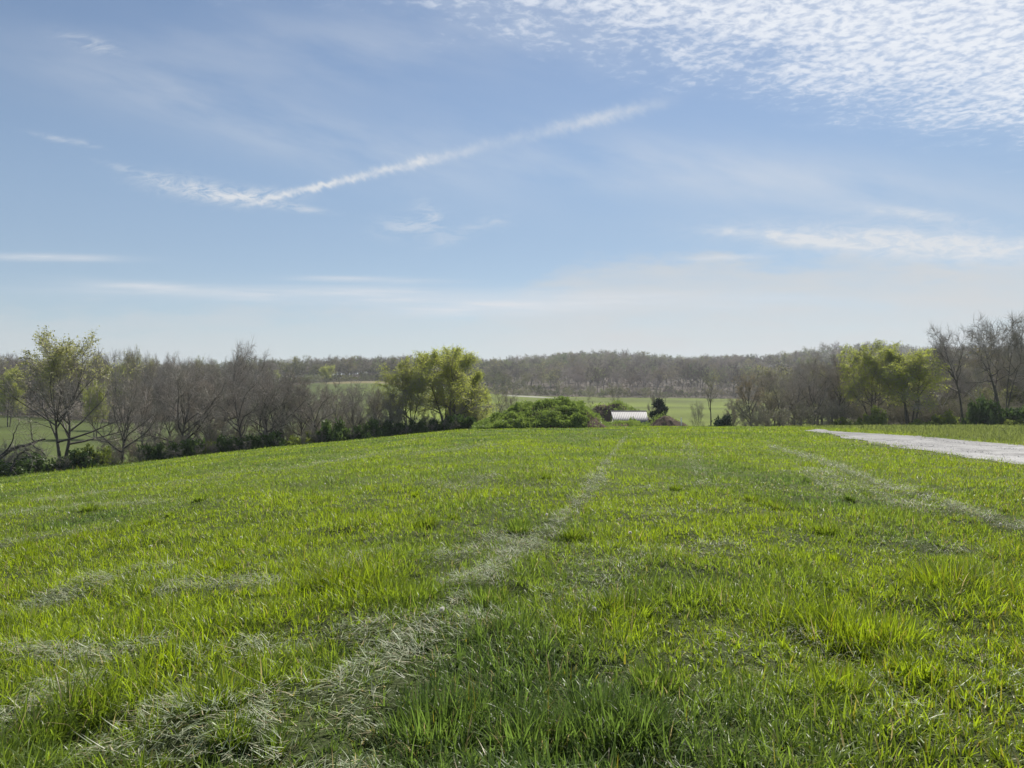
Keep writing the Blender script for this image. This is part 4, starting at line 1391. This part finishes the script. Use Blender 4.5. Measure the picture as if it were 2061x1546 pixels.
def mound(name, d, depth, prof, label, cat, seed, leaf_n, leaf_size, bare=None, leafm='weed', grass_n=0):
    """prof: photo outline (px, y) of the crest at distance d; the heap falls away fore and aft"""
    rg = np.random.default_rng(seed)
    px = np.array([p[0] for p in prof], float)
    top = np.array([p[1] for p in prof], float)
    nx, ny = 90, 44
    x0, x1 = (px[0] - CX) / F * d, (px[-1] - CX) / F * d
    cx, cy = (x0 + x1) / 2, d
    cz = gh(cx, cy)
    def surf(X, Y):
        p = X / d * F + CX
        tz = CAMZ - d * (np.interp(p, px, top) - HZ) / F
        g = ground_h(X, Y)
        h = np.maximum(0, tz - ground_h(X, np.full_like(X, d)))
        u = np.clip((Y - cy) / (depth / 2), -1, 1)
        sh = np.cos(u * math.pi / 2) ** 0.85
        lump = (fbm(X * 0.7, Y * 0.7, seed, 3) - 0.5) * 0.75 + (fbm(X * 2.6, Y * 2.6, seed + 3, 3) - 0.5) * 0.22
        e = np.clip(h * sh / 0.5, 0, 1)
        return g + h * sh + lump * e - 0.06
    xs, ys = np.linspace(x0 - .3, x1 + .3, nx), np.linspace(cy - depth / 2, cy + depth / 2, ny)
    Xg, Yg = np.meshgrid(xs, ys)
    Zg = surf(Xg.ravel(), Yg.ravel())
    V = np.stack([Xg.ravel() - cx, Yg.ravel() - cy, Zg - cz], 1)
    i = np.arange(ny - 1)[:, None]
    j = np.arange(nx - 1)[None]
    q = np.stack([i * nx + j, i * nx + j + 1, (i + 1) * nx + j + 1, (i + 1) * nx + j], -1).reshape(-1, 4)
    # closed below
    nb = len(V)
    Vb = V.copy()
    Vb[:, 2] = V[:, 2].min() - 0.6
    rim = [k for k in range(nx)] + [r * nx + nx - 1 for r in range(1, ny)] + [(ny - 1) * nx + k for k in range(nx - 2, -1, -1)] + [r * nx for r in range(ny - 2, 0, -1)]
    sk = np.array([(rim[(a + 1) % len(rim)], rim[a], rim[a] + nb, rim[(a + 1) % len(rim)] + nb) for a in range(len(rim))])
    allq = np.concatenate([q, q[:, ::-1] + nb, sk])
    root = empty(name, (cx, cy, cz))
    tag(root, label, cat)
    link('soil', new_mesh(name + '_soil', np.concatenate([V, Vb]), allq.ravel(), np.full(len(allq), 4), [M['soil']], smooth=True), root)
    parts = []
    if leaf_n:
        X = rg.uniform(x0, x1, leaf_n * 2)
        Y = cy + (rg.random(leaf_n * 2) - .5) * depth
        ok = np.ones(len(X), bool)
        if bare is not None:
            ok &= ~bare(X / d * F + CX, Y - cy, rg.random(len(X)))
        ok &= rg.random(len(X)) < 0.15 + 0.85 * smoothstep(0.3, 0.55, fbm(X * 1.1, Y * 1.1, seed + 9, 3))
        X, Y = X[ok][:leaf_n], Y[ok][:leaf_n]
        hz = surf(X, Y)
        clump = 0.50 * smoothstep(.35, .75, fbm(X * 1.4, Y * 1.4, seed + 5, 3)) + .08
        P = np.stack([X - cx, Y - cy, hz - cz + clump * rg.random(len(X)) ** .7], 1)
        v, f, l = leaf_quads(P, leaf_size, rg, .6, up=.5)
        parts.append(('foliage', v, f, l, M[leafm]))
    if grass_n:
        X = rg.uniform(x0, x1, grass_n)
        Y = cy + (rg.random(grass_n) - .5) * depth * .9
        ok = np.ones(len(X), bool)
        if bare is not None:
            ok &= ~bare(X / d * F + CX, Y - cy, rg.random(len(X)))
        X, Y = X[ok], Y[ok]
        P = np.stack([X - cx, Y - cy, surf(X, Y) - cz - .02], 1)
        nn = len(X)
        v, f, l, nv = blades(P, rg.uniform(.15, .42, nn), np.full(nn, .03), rg.random(nn) * 6.28, rg.uniform(0, .4, nn), rg.uniform(.1, .9, nn), 2)
        parts.append(('tall_grass', v, f, l, M['weed']))
    for nm, v, f, l, mt in parts:
        link(nm, new_mesh(name + '_' + nm, v, f, l, [mt]), root)
    return root

mound('weedy_mound', 63.5, 8.5, [(955, 868), (972, 858), (1000, 843), (1028, 829), (1060, 820), (1090, 815), (1125, 814), (1150, 817), (1175, 824), (1192, 834), (1206, 846), (1216, 859), (1222, 866)],
      'large earth mound overgrown with leafy weeds, bare soil at one end', 'earth mound', 5, 52000, .14,
      bare=lambda p, y, r: (p > 1182 + 10 * np.sin(y * 2)) & (y < 0.5) & (r < .93), grass_n=5000)
mound('grassy_bank', 72.5, 3.6, [(1206, 866), (1215, 857), (1232, 853), (1250, 852), (1268, 851), (1282, 853), (1292, 860), (1302, 866)],
      'low dirt bank topped with tall grass in front of the shed', 'dirt bank', 15, 2600, .17,
      bare=lambda p, y, r: (p < 1262) & (y < 0.2) & (r < .93), grass_n=4200)
mound('dirt_pile', 83, 5.0, [(1296, 864), (1312, 852), (1324, 840), (1334, 834), (1346, 836), (1360, 843), (1374, 850), (1390, 857), (1402, 864)],
      'brown bare dirt pile with a grassy crest beside the white stake', 'dirt pile', 25, 1500, .14,
      bare=lambda p, y, r: (y < 0.15) & (r < .97), grass_n=1500)
mound('overgrown_spoil_heap', 112, 8.0, [(1176, 836), (1190, 824), (1200, 816), (1225, 815), (1245, 812), (1262, 820), (1285, 832), (1300, 838)],
      'grey spoil heap with patchy weeds behind the shed', 'spoil heap', 35, 5000, .22,
      bare=lambda p, y, r: (p < 1225) & (r < .85), grass_n=1500)
for px, top, w in ((1010, 838, 30), (1050, 832, 30), (1100, 834, 28), (1140, 838, 30), (1170, 842, 26), (985, 852, 24), (1195, 851, 22), (1230, 856, 20)):
    bush('weed', px, 59.8 if px < 1200 else 70.5, top + 12, w, 'clump of broad leafed weeds at the foot of the weedy mound', 'weed_clump', 'weeds', 'weed clumps at the foot of the mound')

# ------------------------------------------------------------------ shed
m, n = mat('ribbed_metal')
co = objco(n)
f = n.noise(co, 1.5, 4, 0.6)
M['metal'] = finish(m, n, principled(n, n.ramp(f, [(0.3, (0.115, 0.115, 0.12)), (0.7, (0.15, 0.15, 0.155))]), 0.62, None, spec=0.3, metal=0.0))
m, n = mat('pale_boards')
co = objco(n)
f = n.noise(co, 3.0, 4, 0.6)
M['boards'] = finish(m, n, principled(n, n.ramp(f, [(0.3, (0.40, 0.38, 0.34)), (0.7, (0.56, 0.54, 0.49))]), 0.7))
m, n = mat('dark_opening')
M['dark'] = finish(m, n, principled(n, (0.03, 0.028, 0.025), 0.8))

D0, D1 = 94.0, 98.5                  # front eave and ridge
xl, xr = (1236 - CX) / F * D0, (1307 - CX) / F * D0
xl2, xr2 = (1229.5 - CX) / F * D1, (1300.5 - CX) / F * D1
ze, zr = zy(D0, 855), zy(D1, 828)
bx, by = (xl + xr) / 2, D0 + 2.2
bz = min(gh(bx - 3, by + 3), gh(bx + 2, by - 2)) - .05
shed = empty('metal_roofed_shed', (bx, by, bz))
tag(shed, 'small low shed with a ribbed pale metal roof below the field crest', 'shed')
def roof_pts(u, v, lift):
    a = np.array([xl + (xr - xl) * u, D0, ze])
    b = np.array([xl2 + (xr2 - xl2) * u, D1, zr])
    p = a + (b - a) * v
    nv_ = np.array([0, -(zr - ze), D1 - D0])
    nv_ /= np.linalg.norm(nv_)
    return p + nv_ * lift - np.array([bx, by, bz])
mb = MB()
nrib = 20
us = []
for r in range(nrib):
    u0 = r / nrib
    us += [(u0, 0), (u0 + .30 / nrib, 0), (u0 + .36 / nrib, .045), (u0 + .50 / nrib, .045), (u0 + .56 / nrib, 0)]
us.append((1, 0))
for lift in (0, -.05):
    for v in (0, 1):
        for u, h in us:
            mb.v.append(roof_pts(u, v, h + lift))
k = len(us)
for a in range(k - 1):
    mb.f.append((a, a + 1, k + a + 1, k + a))
    mb.f.append((2 * k + a + 1, 2 * k + a, 3 * k + a, 3 * k + a + 1))
    mb.f.append((a + 1, a, 2 * k + a, 2 * k + a + 1))
    mb.f.append((k + a, k + a + 1, 3 * k + a + 1, 3 * k + a))
mb.f += [(0, k, 3 * k, 2 * k), (2 * k - 1, k - 1, 3 * k - 1, 4 * k - 1)]
roof = link('roof', mb.mesh('roof', [M['metal']]), shed)
mb = MB()
p0, p1 = roof_pts(0, 1, .03), roof_pts(1, 1, .03)
mb.tube([p0 + np.array([-.05, .02, 0]), (p0 + p1) / 2 + np.array([0, .02, 0]), p1 + np.array([.05, .02, 0])], [.09, .09, .09], 6)
link('ridge_cap', mb.mesh('ridge_cap', [M['metal']]), roof)
# walls follow the slope of the roof
mb = MB()
q = [roof_pts(.04, .06, -.09), roof_pts(.96, .06, -.09), roof_pts(.96, .96, -.09), roof_pts(.04, .96, -.09)]
for z0 in (True, False):
    for p in q:
        mb.v.append(p if z0 else np.array([p[0], p[1], -.4]))
mb.f += [(4, 5, 1, 0), (5, 6, 2, 1), (6, 7, 3, 2), (7, 4, 0, 3), (0, 1, 2, 3), (7, 6, 5, 4)]
link('wall', mb.mesh('wall', [M['boards']]), shed)
mb = MB()
a, b = q[0], q[1]
mb.box(a[0] + .8, a[0] + 1.6, a[1] - .04, a[1] + .02, -.2, min(a[2], b[2]) - .18)
link('door', mb.mesh('door', [M['dark']]), shed)

# white stake
m, n = mat('white_plastic')
M['white'] = finish(m, n, principled(n, (0.78, 0.78, 0.75), 0.5))
x, y = at(1371, 79.0)
z = gh(x, y)
hs_ = zy(79.0, 842) - z
stake = empty('white_stake', (x, y, z))
tag(stake, 'thin white stake standing upright at the crest by the dirt pile', 'stake')
mb = MB()
mb.tube([np.array([0, 0, -.2]), np.array([.01, 0, hs_ * .5]), np.array([.0, 0, hs_])], [.055, .055, .055], 8)
mb.f.append(tuple(range(16, 24)))
link('post', mb.mesh('post', [M['white']]), stake)
mb = MB()
mb.tube([np.array([0, 0, hs_ - .02]), np.array([0, 0, hs_ + .03]), np.array([0, 0, hs_ + .06])], [.066, .066, .03], 8)
mb.f.append(tuple(range(16, 24)))
link('cap', mb.mesh('cap', [M['white']]), stake)

# dandelion clocks
m, n = mat('seed_fluff')
fd, ft_ = n.new('ShaderNodeBsdfDiffuse'), n.new('ShaderNodeBsdfTranslucent')
fd.inputs[0].default_value = ft_.inputs[0].default_value = (0.80, 0.78, 0.72, 1)
fm = n.new('ShaderNodeMixShader')
n.t.links.new(fd.outputs[0], fm.inputs[1])
n.t.links.new(ft_.outputs[0], fm.inputs[2])
M['fluff'] = finish(m, n, fm.outputs[0])
rg = np.random.default_rng(3)
dirs = rg.normal(size=(160, 3))
dirs /= np.linalg.norm(dirs, axis=1)[:, None]
v, f, l = leaf_quads(dirs * .006, .028, rg, .35, sizevar=.2)
V2 = np.stack([dirs * .004, dirs * .03 + rg.normal(0, .004, (160, 3)), dirs * .032 + rg.normal(0, .008, (160, 3))], 1).reshape(-1, 3)
head_me = new_mesh('seed_head', np.concatenate([v, V2]), np.concatenate([f, np.arange(480) + len(v)]), np.concatenate([l, np.full(160, 3)]), [M['fluff']])
mb = MB()
mb.tube([np.array([.02, 0, -.19]), np.array([.006, 0, -.09]), np.array([0, 0, 0.])], [.0025, .0022, .002], 4)
stem_me = mb.mesh('stem', [M['weed']])
SPOT = [(487, 1087), (512, 905), (669, 936), (820, 939), (238, 1062), (1422, 972), (1340, 912), (1476, 885), (1640, 891), (1100, 1052), (1268, 1088), (305, 1108), (960, 917), (1190, 932), (1195, 1252), (655, 978), (890, 1262), (2012, 1070), (1300, 930), (140, 1040)]
for x_, y_ in SPOT:
    p = hit(x_, y_)
    root = empty('dandelion_clock', (p[0], p[1], gh(*p) + .075), PR.uniform(0, 6), (0.5,) * 3)
    tag(root, 'white dandelion seed head standing in the mown grass', 'dandelion', 'dandelion seed heads in the field')
    link('seed_head', head_me, root)
    link('stem', stem_me, root)

# ------------------------------------------------------------------ far woods on the hills (one mass)
LODK = [make_tree('far', 1000 + s, fork=.36, top=.62, nlimb=9, spread=(18, 62), limb=(.34, .46), cone=.12, lift=.35, n2=5, n3=3, ntw=4, twl=(.6, 1.5),
                  tww=.10, leaves=lv, leaf=.42, aspect=.6, leaf_from=.25, rad=.016, lod=1)
        for s, lv in enumerate((0, 0, 90, 0, 220, 0, 480))]
LODK += [make_tree('brush', 1020 + s, fork=.08, top=.55, nstem=4, stem_spread=.7, nlimb=12, spread=(18, 60), limb=(.30, .5), cone=.1, lift=.3, n2=4, n3=3, ntw=4,
                   twl=(.8, 2.0), tww=.16, leaves=90 * s, leaf=.6, aspect=.6, leaf_from=.1, rad=.012, lod=1) for s in range(2)]
m, n = mat('far_leaves')
at_ = n.new('ShaderNodeAttribute', attribute_name='tone')
d_ = n.new('ShaderNodeBsdfDiffuse')
t_ = n.new('ShaderNodeBsdfTranslucent')
n.t.links.new(at_.outputs['Color'], d_.inputs[0])
n.t.links.new(at_.outputs['Color'], t_.inputs[0])
mx = n.new('ShaderNodeMixShader')
mx.inputs[0].default_value = 0.35
n.t.links.new(d_.outputs[0], mx.inputs[1])
n.t.links.new(t_.outputs[0], mx.inputs[2])
M['far'] = finish(m, n, mx.outputs[0])

def woodland(name, label, regions, seed):
    rg = np.random.default_rng(seed)
    Vs, Fs, Ls, Cs = [], [], [], []
    o = 0
    cnt = 0
    for (p0, p1, d0f, d1, rows, step) in regions:
        for r in range(rows):
            u = (r / max(1, rows - 1)) ** 1.25
            px = p0 + rg.random() * step
            while px < p1:
                ds = d0f(px) if callable(d0f) else d0f
                d = ds + 2 + (d1 - ds) * u + rg.normal(0, 6) * (r > 0)
                x, y = at(px, d)
                brush = r < 2 or (r < 5 and rg.random() < .4)
                k = LODK[7 + rg.integers(0, 2)] if brush else LODK[rg.choice(7, p=[.18, .18, .16, .18, .14, .08, .08])]
                big = float(vnoise(np.array([x * .02]), np.array([y * .02]), 5)[0])
                h = rg.uniform(2.5, 5.5) if brush else rg.uniform(6.5, 11.5) + 6 * big
                w = rg.uniform(6, 9) if brush else rg.uniform(9, 14)
                a = rg.random() * 6.28
                s = w / k['wd']
                v = k['V'] * np.array([s, s, h / k['zt']])
                v = np.stack([v[:, 0] * math.cos(a) - v[:, 1] * math.sin(a) + x, v[:, 0] * math.sin(a) + v[:, 1] * math.cos(a) + y, v[:, 2] + gh(x, y) - .2], 1)
                gr = float(smoothstep(.42, .72, vnoise(np.array([x * .013]), np.array([y * .02]), 15))[0]) * .9
                tw = (np.array([.205, .180, .148]) * (1 - gr) + np.array([.20, .215, .10]) * gr) * rg.uniform(.40, 1.25) * np.array([1, rg.uniform(.93, 1.04), rg.uniform(.88, 1.1)])
                lf = np.array([.25, .27, .10]) * rg.uniform(.7, 1.3) * np.array([rg.uniform(.8, 1.2), 1, rg.uniform(.8, 1.3)])
                c = np.ones((len(v), 4))
                vm = np.zeros(len(v), bool)
                vm[k['F'][np.repeat(k['M'], k['L']) == 1]] = True
                c[:, :3] = np.where(vm[:, None], lf, tw)
                Vs.append(v)
                Fs.append(k['F'] + o)
                Ls.append(k['L'])
                Cs.append(c)
                o += len(v)
                cnt += 1
                px += step * rg.uniform(.6, 1.4) * (400 / max(d, 300)) ** .5
    ob = link(name, new_mesh(name, np.concatenate(Vs), np.concatenate(Fs), np.concatenate(Ls), [M['far']], color=np.concatenate(Cs)))
    tag(ob, label, 'woodland', kind='stuff')
    print(name, cnt, o)

woodland('far_woodland', 'mostly leafless grey brown woods covering the far hills', [
    (900, 2150, wood_start, 900, 22, 21),
], 61)
woodland('hilltop_woodland', 'leafless grey woods on the rise beyond the brown field', [
    (-320, 560, lambda p: wood_start(p) + 60, 520, 9, 24),
    (540, 960, lambda p: 404 if p < 860 else 404 + (p - 860) * .5, 620, 13, 15),
], 62)

# ------------------------------------------------------------------ air
HX, HY0, HY1 = 1480.0, -1480.0, 1480.0
zs = [o for o in (Vg[:, 2].min(), Vg[:, 2].max())]
mb = MB()
mb.box(-HX, HX, HY0, HY1, float(zs[0]) - 1.0, float(zs[1]) + 16.0)
m, n = mat('hazy_air')
pv_ = n.new('ShaderNodeVolumePrincipled')
pv_.inputs['Color'].default_value = (0.86, 0.92, 1.0, 1)
pv_.inputs['Density'].default_value = 0.00020
pv_.inputs['Anisotropy'].default_value = 0.25
o_ = n.new('ShaderNodeOutputMaterial')
m.node_tree.links.new(pv_.outputs[0], o_.inputs['Volume'])
hz = link('haze', mb.mesh('haze', [m]))
tag(hz, 'thin pale haze over the far hills', 'haze', kind='stuff')
